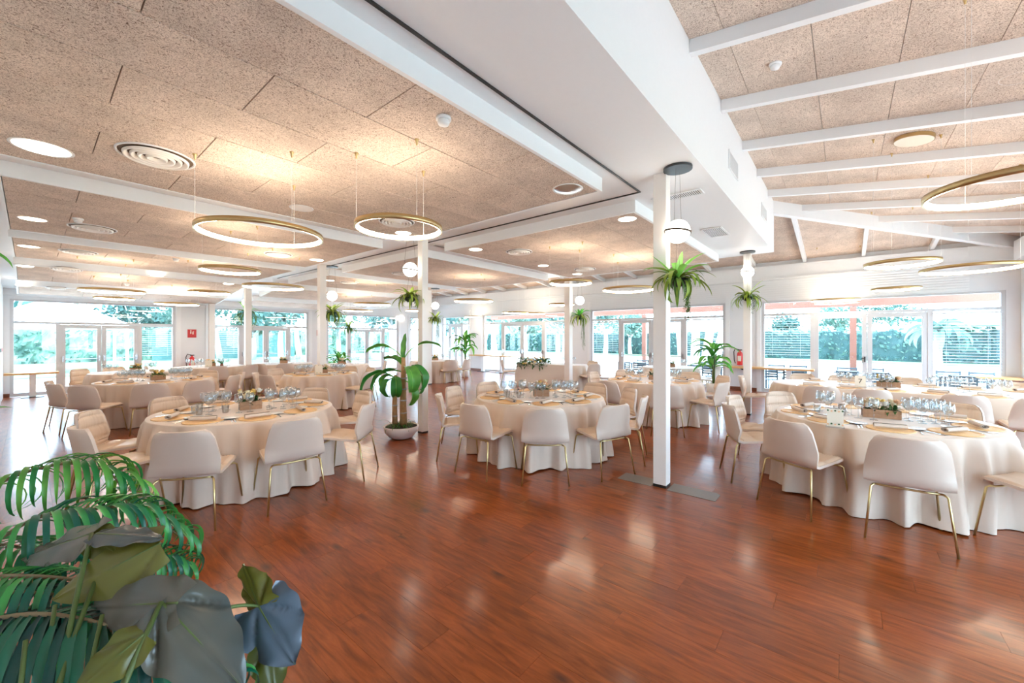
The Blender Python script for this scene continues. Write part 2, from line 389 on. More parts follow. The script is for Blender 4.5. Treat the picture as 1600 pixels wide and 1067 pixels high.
def bay(wall, a0, a1, fr, zt, ztop, zsill=.10, blinds=(), panic=True, handle_side=True):
    """fr: fractions [pane1 end, door leaf, door leaf, pane] of the bay; glass parts between a0..a1"""
    WN[0] += 1
    root = empty('window_%d' % WN[0], (wall.c, (a0 + a1) / 2, 0) if wall.axis == 'x' else ((a0 + a1) / 2, wall.c, 0)); structure(root)
    def part(name, *a):
        o = wall.obj(name, *a); rel(o, root); return o
    L = a1 - a0
    A = lambda f_: a0 + f_ * L
    t = .045 / abs(L)
    m = MB()
    for z0_, z1_ in ((ztop - .05, ztop), (zt, zt + .07), (0, zsill)): wall.box(m, a0 + .004 * (1 if L > 0 else -1), a1 - .004 * (1 if L > 0 else -1), .024, .116, z0_ + .001, z1_ - .001)
    for f_ in (t / 2, fr[0], fr[2], 1 - t / 2): wall.box(m, A(f_ - t), A(f_ + t), .02, .12, 0, zt if f_ in (fr[0], fr[2]) else ztop)
    o = m.build('window_frame', M_frame); rel(o, root)
    # fixed panes
    part('pane', A(0), A(1), .068, .074, zt + .07, ztop - .05, M_pane)
    part('pane', A(t), A(fr[0] - t), .068, .074, zsill, zt, M_pane)
    part('pane', A(fr[2] + t), A(1 - t), .068, .074, zsill, zt, M_pane)
    # two door leaves
    DN[0] += 1
    door = empty('door_%d' % DN[0], root.location); structure(door)
    for k, (fa, fb) in enumerate(((fr[0] + t, fr[1] - .001), (fr[1] + .001, fr[2] - t))):
        m = MB(); aa, ab = A(fa), A(fb); s = .095 * (1 if L > 0 else -1)
        wall.box(m, aa, aa + s, .03, .09, .01, zt - .005); wall.box(m, ab - s, ab, .03, .09, .01, zt - .005)
        wall.box(m, aa + s, ab - s, .031, .089, zt - .11, zt - .006); wall.box(m, aa + s, ab - s, .031, .089, .011, .20)
        lf = m.build('door_leaf', M_frame); rel(lf, door)
        g = wall.obj('pane', aa + s, ab - s, .055, .06, .20, zt - .11, M_pane); g.parent = lf
        if panic:
            m = MB(); wall.box(m, aa + s * .5, ab - s * .5, -.06, -.035, .96, .99)
            wall.box(m, aa + s * .3, aa + s * .7, -.06, .03, .90, 1.06); wall.box(m, ab - s * .7, ab - s * .3, -.06, .03, .90, 1.06)
            pb = m.build('panic_bar', M_chrome); pb.parent = lf
        elif k == 0:
            m = MB(); wall.box(m, ab - s * .6, ab - s * .3, -.03, .03, .96, 1.1); wall.box(m, ab - s * 1.3, ab - s * .3, -.05, -.03, 1.04, 1.06)
            pb = m.build('door_handle', M_darkmetal); pb.parent = lf
    # venetian blinds in some fixed panes
    for (f0, f1, zlo, zhi) in blinds:
        n = int((zhi - zlo) / .068)
        b = empty('venetian_blind', root.location)
        tag(b, None, 'blind', 'venetian blinds in the window panes')
        BL.append((b, wall, A(f0 + t), A(f1 - t), zlo, zhi))
        me = MB(); half = abs(A(f1 - t) - A(f0 + t)) / 2
        if wall.axis == 'x': me.prism([(-.012, -half, -.002), (.012, -half, .003), (.012, -half, .0045), (-.012, -half, -.0005)], [(-.012, half, -.002), (.012, half, .003), (.012, half, .0045), (-.012, half, -.0005)])
        else: me.prism([(-half, -.012, -.002), (-half, .012, .003), (-half, .012, .0045), (-half, -.012, -.0005)], [(half, -.012, -.002), (half, .012, .003), (half, .012, .0045), (half, -.012, -.0005)])
        me = me.mesh('slat', M_blindm); ctr = (A(f1 - t) + A(f0 + t)) / 2; cc = wall.c + wall.sign * .0
        hr = wall.obj('head_rail', A(f0 + t), A(f1 - t), -.02, .018, zhi, zhi + .035, M_blindm); rel(hr, b)
        for i in range(n):
            z = zhi - .03 - i * .068
            p = Vector((cc, ctr, z)) if wall.axis == 'x' else Vector((ctr, cc, z))
            put('slat', me, b, loc=p - b.location)
        for q in (.2, .8):
            aq = A(f0 + t) + (A(f1 - t) - A(f0 + t)) * q
            c_ = wall.obj('cord', aq - .002, aq + .002, -.002, .002, zhi - n * .068, zhi, M_blindm); rel(c_, b)
    return root
BL = []
wl = Wall('y', YW, 1)
bl_ = [(on_y(15, YW), on_y(274, YW)), (on_y(329, YW), on_y(482, YW)), (on_y(511, YW), on_y(622, YW))]
b4 = (on_y(641, YW) , XW - .15)
fr_l = [.285, .54, .80]
f1 = (on_y(91, YW) - bl_[0][0]) / (bl_[0][1] - bl_[0][0]); f2 = (on_y(159, YW) - bl_[0][0]) / (bl_[0][1] - bl_[0][0]); f3 = (on_y(219, YW) - bl_[0][0]) / (bl_[0][1] - bl_[0][0])
ZL = 2.63
bay(wl, *bl_[0], (f1, f2, f3), 1.97, ZL, blinds=((f3, 1, .95, 1.93),))
bay(wl, *bl_[1], (.27, .53, .78), 1.97, ZL, blinds=((0, .27, .95, 1.93),))
bay(wl, *bl_[2], (.27, .53, .78), 1.97, ZL)
wr = Wall('x', XW, 1)
RB = [(on_x(1190, XW), on_x(1572, XW)), (on_x(923, XW), on_x(1133, XW)), (on_x(755, XW), on_x(888, XW)), (16.2, on_x(733, XW))]
def frac(b_, *px): return tuple((on_x(p, XW) - b_[0]) / (b_[1] - b_[0]) for p in px)
ZR, ZRT = 2.65, 2.22
f = frac(RB[0], 1269, 1355, 1454); bay(wr, *RB[0], f, ZRT, ZR, panic=False, blinds=((f[2], 1, .75, 2.15), (0, f[0], 1.0, 2.15)))
f = frac(RB[1], 968, 1017, 1070); bay(wr, *RB[1], f, ZRT, ZR, blinds=((0, f[0], 1.0, 2.15), (f[2], 1, 1.0, 2.15)))
f = frac(RB[2], 784, 815, 850); bay(wr, *RB[2], f, ZRT, ZR, blinds=((f[2], 1, 1.0, 2.15),))
bay(wr, *RB[3], (.25, .5, .75), ZRT, ZR)
# side with windows behind/right of the camera
ws = Wall('y', Y0, -1)
SB = [(.4, 4.6), (5.6, 8.6), (9.8, 13.3)]
for b_ in SB: bay(ws, *b_, (.25, .5, .75), 2.1, 2.6)
# solid parts of the walls
def solid(name, wall, spans, openings, ztop):
    m = MB()
    pts = sorted([tuple(sorted(o)) for o in openings]); a = spans[0]
    for o0, o1, *z in [(p[0], p[1]) for p in pts]:
        if o0 > a: wall.box(m, a, o0, 0, .22, -.1, ztop)
        wall.box(m, o0, o1, 0, .22, OT[name], ztop); a = o1
    if a < spans[1]: wall.box(m, a, spans[1], 0, .22, -.1, ztop)
    return structure(m.build(name, M_wall))
OT = {'wall_left': ZL, 'wall_right': ZR, 'wall_side': 2.6}
solid('wall_left', wl, (X0 - .2, XW + .2), bl_ + [b4], 4.6)
m = MB()
g4 = empty('window_9', ((b4[0] + b4[1]) / 2, YW, 0)); structure(g4); WN[0] += 1
o = wl.obj('pane', b4[0], b4[1], .06, .066, .1, ZL, M_pane); rel(o, g4)
m = MB(); wl.box(m, b4[0], b4[0] + .06, .02, .12, 0, ZL); wl.box(m, b4[1] - .06, b4[1], .02, .12, 0, ZL); wl.box(m, b4[0], b4[1], .02, .12, 0, .1); wl.box(m, b4[0], b4[1], .02, .12, ZL - .06, ZL); wl.box(m, b4[0], b4[1], .02, .12, 1.97, 2.03)
o = m.build('window_frame', M_frame); rel(o, g4)
solid('wall_right', wr, (Y0 - .2, YW + .2), RB, 4.6)
solid('wall_side', ws, (X0 - .2, XW + .2), SB, 4.6)
structure(bx('wall_near', X0 - .2, X0, Y0 - .2, YW + .2, -.1, 4.7, M_wall))
# pilasters that stand slightly proud between bays (white casings)
m = MB()
for a0, a1 in ((bl_[0][1], bl_[1][0]), (bl_[1][1], bl_[2][0]), (bl_[2][1], b4[0])):
    wl.box(m, a0 + .02, a0 + .14, -.03, 0, 0, ZL + .1); wl.box(m, a1 - .14, a1 - .02, -.03, 0, 0, ZL + .1)
structure(m.build('trim_1', M_white))
m = MB()
for a0, a1 in ((RB[0][0], RB[1][1]), (RB[1][0], RB[2][1]), (RB[2][0], RB[3][1])):
    wr.box(m, a0 + .02, a0 + .12, -.03, 0, 0, ZR + .3); wr.box(m, a1 - .12, a1 - .02, -.03, 0, 0, ZR + .3)
structure(m.build('trim_2', M_white))
m = MB(); wr.box(m, RB[0][0] + .1, RB[1][1] - .1, -.02, 0, 0, .1); wr.box(m, RB[1][0] + .1, RB[2][1] - .1, -.02, 0, 0, .1); wr.box(m, RB[2][0] + .1, RB[3][1] - .1, -.02, 0, 0, .1); wr.box(m, RB[0][1] - .1, Y0, -.02, 0, 0, .1)
structure(m.build('baseboard_right', M_base))
m = MB(); wl.box(m, X0, bl_[0][0], -.02, 0, 0, .1); wl.box(m, bl_[0][1], bl_[1][0], -.02, 0, 0, .1); wl.box(m, bl_[1][1], bl_[2][0], -.02, 0, 0, .1)
structure(m.build('baseboard_left', M_base))
# slatted white cladding over the right hand windows, each board a part
cl = empty('trim_3', (XW, 2.0, 2.9)); structure(cl)
me = MB().box(-.012, 0, -6.6, 9.6, -.026, .026).mesh('cladding_board', M_white)
for i in range(9):
    put('cladding_board', me, cl, loc=(-.004 - .006 * (i % 2), 2.4, -.19 + i * .062))

# ---------------------------------------------------------------- ceiling
# flat soffit with its deep side face (X0..9.77, 1.12..)
XE, YE = 9.77, 1.12
m = MB()
m.box(X0, XE - .04, YE + .04, YS, ZS, ZS + .04)
m.prism([(X0, YS, ZS), (XE, YS, ZS), (XE, YW, ZS + zfar(YW)), (X0, YW, ZS + zfar(YW))], [(X0, YS, ZS + .04), (XE, YS, ZS + .04), (XE, YW, ZS + .04 + zfar(YW)), (X0, YW, ZS + .04 + zfar(YW))])
m.box(X0, XE, YE, YE + .04, ZS, 4.5)
m.box(XE - .04, XE, YE + .04, YS, ZS, 4.5); m.box(XE - .04, XE, YS, YW, ZS - .5, 4.5)
ceiling = m.build('ceiling', M_white); structure(ceiling)
# roof deck above the sloped parts
m = MB()
zr = .16
m.prism([(X0 - .2, YE + .1, zsy(YE + .1) + zr), (X0 - .2, Y0 - .2, zsy(Y0 - .2) + zr), (XW + .2, Y0 - .2, zsy(Y0 - .2) + zr), (XE, YE + .1, zsy(YE + .1) + zr)][::-1],
        [(X0 - .2, YE + .1, 4.75), (X0 - .2, Y0 - .2, 4.75), (XW + .2, Y0 - .2, 4.75), (XE, YE + .1, 4.75)][::-1])
m.prism([(XE - .1, YE, zsx(XE - .1) + zr), (XW + .2, Y0 - .2, zsx(XW + .2) + zr), (XW + .2, YW + .2, zsx(XW + .2) + zr), (XE - .1, YW + .2, zsx(XE - .1) + zr)][::-1],
        [(XE - .1, YE, 4.75), (XW + .2, Y0 - .2, 4.75), (XW + .2, YW + .2, 4.75), (XE - .1, YW + .2, 4.75)][::-1])
m.box(X0 - .2, XE, YE, YW + .2, 4.55, 4.75)
structure(m.build('ceiling_deck', M_white))

def panel_field(root, x0, x1, y0, y1, z, dz, px_off, plen=1.22, pw=.61):
    """wood wool boards laid staggered; z at y0, dz per metre of y"""
    n = int(round((y1 - y0) / pw)); pw_ = (y1 - y0) / n; g = .004
    cache = {}
    for j in range(n):
        ya, yb = y0 + j * pw_, y0 + (j + 1) * pw_
        off = px_off + (plen / 2 if j % 2 else 0)
        xs = [x0]; x = off
        while x < x0 + .12: x += plen
        while x < x1 - .12: xs.append(x); x += plen
        xs.append(x1)
        for a, b in zip(xs, xs[1:]):
            L = round(b - a, 3); key = (L, round(pw_, 4), dz)
            if key not in cache:
                hx = L / 2 - g / 2; hy = pw_ / 2 - g / 2; s = dz * hy
                lo = [(-hx, -hy, -s), (hx, -hy, -s), (hx, hy, s), (-hx, hy, s)]
                cache[key] = MB().prism([(p[0] * .996, p[1] * .988, p[2]) for p in lo], [(p[0], p[1], p[2] + .02) for p in lo]).mesh('ceiling_panel', M_wool)
            put('ceiling_panel', cache[key], root, loc=Vector(((a + b) / 2, (ya + yb) / 2, z + dz * ((ya + yb) / 2 - y0))) - root.location)
FIELDS = []
def field(x0, x1, y0, y1, off, tn):
    """a dropped slab of ceiling: white edge frame, boards inside"""
    za = ZB + zfar(y0) * 1.0; zb_ = ZB + zfar(y1); dz = (zb_ - za) / (y1 - y0)
    root = empty('trim_%d' % tn, ((x0 + x1) / 2, (y0 + y1) / 2, za)); structure(root)
    zt0, zt1 = ZS + zfar(y0) + .001, ZS + zfar(y1) + .001; e = .035
    m = MB()
    def side(xa, xb, ya, yb):
        q = lambda y, z0, z1: None
        m.prism([(xa, ya, za + dz * (ya - y0)), (xb, ya, za + dz * (ya - y0)), (xb, yb, za + dz * (yb - y0)), (xa, yb, za + dz * (yb - y0))],
                [(xa, ya, zt0 + .02), (xb, ya, zt0 + .02), (xb, yb, zt1 + .02), (xa, yb, zt1 + .02)])
    side(x0, x1, y0, y0 + e); side(x0, x1, y1 - e, y1); side(x0, x0 + e, y0 + e, y1 - e); side(x1 - e, x1, y0 + e, y1 - e)
    o = m.build('edge_frame', M_white); rel(o, root)
    panel_field(root, x0 + e + .004, x1 - e - .004, y0 + e + .004, y1 - e - .004, za + .006, dz, off)
    FIELDS.append((x0, x1, y0, y1, za, dz))
GY = [(2.05, 5.72), (6.40, 9.55), (10.2, 12.75), (13.4, 15.1), (15.7, 16.9)]
for i, (a, b) in enumerate(GY):
    field(-.22, 4.02 + .04 * i, a, b, .35, 10 + i)
    field(4.92, 9.30, a if i < 2 else a, b, 4.4, 20 + i)
def ceil_z(X, Y):
    for x0, x1, y0, y1, za, dz in FIELDS:
        if x0 < X < x1 and y0 < Y < y1: return za + dz * (Y - y0) + .006
    if X < XE and Y > YE: return ZS + zfar(Y)
    return min(zsy(Y), zsx(X)) + .13 if (Y < YE or X > XE) else ZS
# side extension of the deck boards: slope towards -Y with rafters along Y
rf = empty('trim_30', (4, -1, 4.2)); structure(rf)
raf = [2.74, 3.98, 5.22, 6.50, 7.72, 8.94, 10.16, 11.38, 12.6]; raf = [.26, 1.50] + raf
for X in raf:
    yt = YE if X < XE else YE - (X - XE)
    if yt < Y0 + .1: continue
    o = MB().bar((X, yt, zsy(yt) + .07), (X, Y0, zsy(Y0) + .07), .075, .14).build('rafter', M_white); rel(o, rf)
cache = {}
xs = [X0] + raf + [XW]
for a, b in zip(xs, xs[1:]):
    j = 0
    yy = YE - .28
    edges = [YE, .83, .22, -.39, -1.0, -1.61, -2.22, Y0]
    for y1_, y0_ in zip(edges, edges[1:]):
        # clip by hip line y = YE-(x-XE)
        def clip(x0c, x1c):
            poly = [(x0c, y0_), (x1c, y0_), (x1c, y1_), (x0c, y1_)]
            out = []
            fn = lambda p: (YE - (p[0] - XE)) - p[1]
            for k in range(4):
                p, q = poly[k], poly[(k + 1) % 4]; fp, fq = fn(p), fn(q)
                if fp >= 0: out.append(p)
                if fp * fq < 0:
                    tt = fp / (fp - fq); out.append((p[0] + (q[0] - p[0]) * tt, p[1] + (q[1] - p[1]) * tt))
            return out
        pl = clip(a + .04, b - .04)
        if len(pl) < 3: continue
        cxp = sum(p[0] for p in pl) / len(pl); cyp = sum(p[1] for p in pl) / len(pl)
        lp = [(p[0] - cxp, (p[1] - cyp) * .992, zsy(p[1]) - zsy(cyp)) for p in pl]
        o = MB().prism(lp, [(p[0], p[1], p[2] + .02) for p in lp]).build('ceiling_panel', M_wool, rf, loc=Vector((cxp, cyp, zsy(cyp) + .125)) - rf.location)
# slope towards +X with rafters along X
rx = empty('trim_31', (11.5, 7, 4.0)); structure(rx)
ys = [-1.59, -.37, .85] + [.85 + 1.22 * k for k in range(1, 14)]
for Y in ys:
    xt = XE if Y > YE else XE + (YE - Y)
    o = MB().bar((xt - (.25 if Y > 2 else 0), Y, zsx(xt - (.25 if Y > 2 else 0)) + .07), (XW, Y, zsx(XW) + .07), .075, .14).build('rafter', M_white); rel(o, rx)
yb = [Y0] + ys + [YW]
xe = [XE, 10.99, 12.21, 13.43, XW]
for a, b in zip(yb, yb[1:]):
    for x0_, x1_ in zip(xe, xe[1:]):
        poly = [(x0_, a + .04), (x1_, a + .04), (x1_, b - .04), (x0_, b - .04)]; out = []
        fn = lambda p: p[1] - (YE - (p[0] - XE))
        for k in range(4):
            p, q = poly[k], poly[(k + 1) % 4]; fp, fq = fn(p), fn(q)
            if fp >= 0: out.append(p)
            if fp * fq < 0:
                tt = fp / (fp - fq); out.append((p[0] + (q[0] - p[0]) * tt, p[1] + (q[1] - p[1]) * tt))
        if len(out) < 3: continue
        cxp = sum(p[0] for p in out) / len(out); cyp = sum(p[1] for p in out) / len(out)
        lp = [((p[0] - cxp) * .996, p[1] - cyp, zsx(p[0]) - zsx(cxp)) for p in out]
        MB().prism(lp, [(p[0], p[1], p[2] + .02) for p in lp]).build('ceiling_panel', M_wool, rx, loc=Vector((cxp, cyp, zsx(cxp) + .125)) - rx.location)
# hip beam and eave beam
m = MB(); s = 3.98
m.bar((XE - .05, YE + .05, 4.30), (XE + s, YE - s, 4.30 - SL * s), .13, .34)
structure(m.build('trim_32', M_white))
m = MB(); m.box(XW - .16, XW - .001, Y0, YW, 3.27, 3.66); m.box(XW - .22, XW - .161, Y0, YW, 3.25, 3.30)
structure(m.build('trim_33', M_white))
m = MB(); m.box(X0, XW - .3, Y0 + .001, Y0 + .16, 3.25, 3.66)
structure(m.build('trim_34', M_white))
m = MB(); m.box(X0, XE, YW - .12, YW - .001, 2.72, 2.95)
structure(m.build('trim_35', M_white))
# end strip of white trim at the near wall
# black curtain track, L shaped
m = MB(); m.box(X0 + .05, 4.69, 1.885, 1.905, ZS - .012, ZS - .001); m.box(4.675, 4.695, 1.905, 12.9, ZS - .012, ZS - .001)
tag(m.build('curtain_track', M_black), 'thin black L-shaped curtain track let into the white ceiling', 'curtain track')

# ---------------------------------------------------------------- posts
def post(x, y, label, px=.135, py=.135, grp='white posts holding the ceiling'):
    zt = min(ceil_z(x, y), 4.4) if not (x < XE and y > YE) else ZS + zfar(y) - (.012 if y > YS else 0)
    for x0, x1, y0, y1, za, dz in FIELDS:
        if x0 < x < x1 and y0 < y < y1: zt = ceil_z(x, y) - .006
    r = empty('support_post', (x, y, 0))
    tag(r, label, 'post', grp)
    MB().box(-px / 2, px / 2, -py / 2, py / 2, .03, zt - .001).build('shaft', M_post, r)
    MB().box(-px / 2 - .001, px / 2 + .001, -py / 2 - .001, py / 2 + .001, 0, .03).build('foot', M_black, r)
    return r
POSTS = {'P1': (4.36, 1.52), 'P2': (4.22, 5.45), 'P3': (9.50, 1.55), 'P4': (4.50, 9.70), 'P5': (9.36, 5.78), 'P6': (4.25, 14.0), 'P7': (4.02, 16.85), 'P8': (8.66, 10.9)}
post(*POSTS['P1'], 'nearest white square post, standing on a grey floor plate in front of the centre aisle')
post(*POSTS['P2'], 'white square post directly behind the potted banana plant', .12, .12)
post(*POSTS['P3'], 'white square post in front of the oak ledge with the fire extinguisher on the right', .13, .13)
post(*POSTS['P4'], 'slim white post with a bushy hanging basket, left of the potted banana plant', .15, .15)
post(*POSTS['P5'], 'white post directly behind the centre round table', .16, .16)
post(*POSTS['P6'], 'slim white post behind the left front table, a basket hanging at its head', .16, .16)
post(*POSTS['P7'], 'white post against the left window wall beside the fire sign', .16, .16)
post(*POSTS['P8'], 'white post seen just right of the banana plant, further back', .17, .17)
# floor plates round the nearest post
def plate(x0, x1, y0, y1, label):
    m = MB().prism([(x0, y0, .0005), (x1 - .04, y0, .0005), (x1, y0 + .04, .0005), (x1, y1, .0005), (x0, y1, .0005)], [(x0, y0, .004), (x1 - .04, y0, .004), (x1, y0 + .04, .004), (x1, y1, .004), (x0, y1, .004)])
    tag(m.build('floor_plate', M_plate), label, 'floor plate')
p_a, p_b = W(952.8, 748), W(1117, 785)
plate(4.26, 4.50, POSTS['P1'][1] + .085, p_a.y - .06, 'grey steel floor plate on the far left side of the nearest white post')
plate(4.26, 4.50, p_b.y, POSTS['P1'][1] - .085, 'grey steel floor plate on the right side of the nearest white post')

# ---------------------------------------------------------------- ceiling fittings
def normal_rot(X, Y):
    for x0, x1, y0, y1, za, dz in FIELDS:
        if x0 < X < x1 and y0 < Y < y1: return (math.atan(dz), 0, 0)
    if Y < YE and (X < XE or (YE - Y) > (X - XE)): return (math.atan(SL), 0, 0)
    if X > XE: return (0, math.atan(SL), 0)
    return (0, 0, 0)
def on_ceiling(px, py):
    """walk along the pixel's ray until it meets the ceiling"""
    d = 1.0
    while d < 24:
        p = AT(px, py, d)
        if p.z >= ceil_z(p.x, p.y): return p
        d += .01
    return p
me_rim = MB().lathe([(.150, 0), (.165, -.006), (.172, 0)], 28, cap=False).mesh('rim', M_white, True)
me_dsk = MB().lathe([(.0001, -.003), (.150, -.003)], 28, cap=False)
me_dsk_on = me_dsk.mesh('diffuser', M_disk); me_dsk_off = me_dsk.mesh('diffuser', M_frost)
def downlight(px, py, label, on=True, R=1.0, rimmat=None):
    p = on_ceiling(px, py); p.z = ceil_z(p.x, p.y)
    r = empty('ceiling_light', p); r.rotation_euler = normal_rot(p.x, p.y); r.scale = (R, R, 1)
    tag(r, label, 'ceiling light', 'round lights in the ceiling panels')
    put('rim', me_rim, r); put('diffuser', me_dsk_on if on else me_dsk_off, r)
    return r
DL = [(66, 231, 'large round glowing light in the nearest ceiling field, top left', 1.1), (51, 342, 'round glowing light in the second ceiling field, far left end'),
      (45, 385, 'round glowing light in the third ceiling field, far left end'), (39, 415, 'round glowing light in the fourth ceiling field, far left end'),
      (36, 441, 'round glowing light in the last ceiling field by the left window wall'), (630, 364, 'round glowing light seen inside the smaller near pendant ring'),
      (495, 406, 'round glowing light in the second ceiling field, right of the large ring'), (357, 443, 'round glowing light at the right end of the third left ceiling field'),
      (980, 342, 'round glowing light in the ceiling field just left of the nearest white post'), (743, 389.5, 'round glowing light at the left corner of the middle ceiling field'),
      (849, 415, 'small round glowing light near the far left edge of the middle ceiling field'), (902, 428, 'small round glowing light at the far corner of the middle ceiling field'),
      (515, 438, 'round glowing light in the ceiling field behind the slim post with the bushy basket'), (245, 427, 'dim round light in the third left ceiling field'), (1480, 294, 'pale round light in the sloping ceiling, left of the ring at the right edge'),
      (1592, 120, 'round pale light cut by the right edge, in the sloping ceiling')]
for q in DL: downlight(q[0], q[1], q[2], on=q[0] < 1400 , R=q[3] if len(q) > 3 else (.82 if q[0] < 500 else .75))
downlight(471, 325, 'round unlit light in the nearest ceiling field beside the white beam', on=False, R=.8)
# domed reflector light near the corner of the first field
p = on_ceiling(887, 295); p.z = ceil_z(p.x, p.y)
r = empty('dome_light', p); tag(r, 'round recessed light with pearly domed reflector at the corner of the nearest ceiling field', 'ceiling light')
MB().lathe([(.145, -.004), (.16, -.008), (.165, 0)], 28, cap=False).build('rim', M_white, r, True)
MB().lathe([(.145, -.004), (.12, -.012), (.08, -.030), (.0001, -.036)], 28, cap=False).build('dome', M_chrome, r, True)
# gold rimmed surface light on the slope
p = on_ceiling(1429, 214); p.z = ceil_z(p.x, p.y)
r = empty('surface_light', p); r.rotation_euler = normal_rot(p.x, p.y); tag(r, 'gold-rimmed round surface light on the sloping right ceiling', 'ceiling light')
MB().lathe([(.19, 0), (.19, -.05)], 32, cap=False).build('rim', M_gold, r, True); MB().lathe([(.185, -.02), (.185, -.052), (.0001, -.054)], 32).build('diffuser', M_paper, r)
# swirl diffusers
def diffuser(px, py, R, label):
    p = on_ceiling(px, py); p.z = ceil_z(p.x, p.y)
    r = empty('air_diffuser', p); r.rotation_euler = normal_rot(p.x, p.y); r.scale = (R / .25,) * 2 + (1,)
    tag(r, label, 'air diffuser', 'round air diffusers in the ceiling')
    MB().lathe([(.235, .0), (.24, -.01), (.25, -.008), (.252, 0)], 40, cap=False).build('rim', M_white, r, True)
    MB().lathe([(.0001, -.001), (.235, -.001)], 40, cap=False).build('backing', M_coneshade, r)  # flat disc, the deep shade between the cones painted as dark brown
    for k, rr in enumerate((.06, .11, .155, .20)):
        MB().lathe([(rr - .024, -.004), (rr - .004, -.030), (rr + .006, -.032), (rr + .010, -.012)], 40, cap=False).build('cone', M_post, r, True)
for q in [(245, 244, .27, 'largest spiral air diffuser, in the nearest ceiling field at top left'), (145, 356, .26, 'spiral air diffuser in the second left ceiling field beside the smoke detector'),
          (123, 393, .26, 'spiral air diffuser in the third left ceiling field'), (104, 420, .26, 'spiral air diffuser in the fourth left ceiling field'), (88, 446, .2, 'flat air diffuser in the last left ceiling field'),
          (620, 346, .24, 'spiral air diffuser framed by the smaller near pendant ring'), (435, 397, .24, 'spiral air diffuser in the second field right of the large ring'),
          (811, 393, .25, 'spiral air diffuser in the middle ceiling field'), (914, 420, .25, 'small spiral air diffuser at the far end of the middle ceiling field'), (546, 441, .25, 'spiral air diffuser in the ceiling field behind the slim basket post'),
          (628, 427, .25, 'spiral air diffuser left of the opal globe by the banana plant post')]: diffuser(*q)
def detector(px, py, label):
    p = on_ceiling(px, py); p.z = ceil_z(p.x, p.y)
    r = empty('smoke_detector', p); r.rotation_euler = normal_rot(p.x, p.y); tag(r, label, 'smoke detector', 'white smoke detectors')
    MB().lathe([(.055, 0), (.055, -.018), (.048, -.02)], 20).build('base', M_white, r, True)
    MB().lathe([(.04, -.02), (.045, -.035), (.038, -.052), (.0001, -.056)], 20).build('head', M_white, r, True)
    MB().lathe([(.0415, -.026), (.043, -.031)], 20, cap=False).build('slot', M_black, r)
detector(693, 183, 'white smoke detector in the nearest ceiling field, centre top'); detector(1212, 98, 'white smoke detector on the sloping right ceiling')
detector(122, 341, 'white smoke detector beside the spiral diffuser, second left ceiling field'); detector(275, 404, 'small white smoke detector in the third left ceiling field')
detector(198, 443, 'tiny white smoke detector in the far left ceiling field')
# grilles: horizontal ones in the soffit
def grille(c, lx, ly, label, vert=False, n=10, across='x'):
    """c centre point; lx size along x, ly size along y (z when vert)"""
    r = empty('air_grille', c); tag(r, label, 'air grille', 'white air grilles')
    if vert:
        MB().box(-lx / 2, lx / 2, -.006, -.004, -ly / 2, ly / 2).build('backing', M_griddark, r)
        m = MB(); e = .02
        m.box(-lx / 2 - e, lx / 2 + e, -.014, 0, ly / 2, ly / 2 + e); m.box(-lx / 2 - e, lx / 2 + e, -.014, 0, -ly / 2 - e, -ly / 2)
        m.box(-lx / 2 - e, -lx / 2, -.014, 0, -ly / 2, ly / 2); m.box(lx / 2, lx / 2 + e, -.014, 0, -ly / 2, ly / 2); m.build('frame', M_white, r)
        k = int(lx / .03); me = MB().box(-.006, .006, -.012, -.007, -ly / 2, ly / 2).mesh('slat', M_white)
        for i in range(k): put('slat', me, r, loc=(-lx / 2 + (i + .5) * lx / k, 0, 0))
        m = MB(); q = int(ly / .035)
        for i in range(1, q): m.box(-lx / 2, lx / 2, -.009, -.0065, -ly / 2 + i * ly / q - .004, -ly / 2 + i * ly / q + .004)
        m.build('cross_bars', M_white, r)
    else:
        MB().box(-lx / 2, lx / 2, -ly / 2, ly / 2, -.004, -.001).build('backing', M_griddark, r)
        m = MB(); e = .018
        m.box(-lx / 2 - e, lx / 2 + e, ly / 2, ly / 2 + e, -.012, 0); m.box(-lx / 2 - e, lx / 2 + e, -ly / 2 - e, -ly / 2, -.012, 0)
        m.box(-lx / 2 - e, -lx / 2, -ly / 2, ly / 2, -.012, 0); m.box(lx / 2, lx / 2 + e, -ly / 2, ly / 2, -.012, 0); m.build('frame', M_white, r)
        if across == 'x':
            me = MB().box(-lx / 2, lx / 2, -.005, .005, -.010, -.0045).mesh('slat', M_grille if n < 9 else M_white)
            for i in range(n): put('slat', me, r, loc=(0, -ly / 2 + (i + .5) * ly / n, 0))
        else:
            me = MB().box(-.012, .012, -ly / 2, ly / 2, -.010, -.0045).mesh('slat', M_white)
            for i in range(n): put('slat', me, r, loc=(-lx / 2 + (i + .5) * lx / n, 0, 0))
    return r
def mid(a, b): return (a + b) / 2
grille(Vector((on_y(1145, YE), YE - .001, 3.83)), .50, .20, 'tall slanting-seen air grille in the white duct side above the nearest post', vert=True)
grille(Vector((on_y(1193, YE), YE - .001, 3.83)), .50, .20, 'air grille at the far end of the white duct side', vert=True)
c = W(1118, 362.5, ZS); grille(Vector((c.x, c.y, ZS - .001)), .62, .28, 'square air grille in the duct underside between the two right posts', n=12)
c = W(1058, 306, ZS); grille(Vector((c.x, c.y, ZS - .001)), .16, .55, 'narrow slot grille in the soffit just right of the nearest post', n=24)
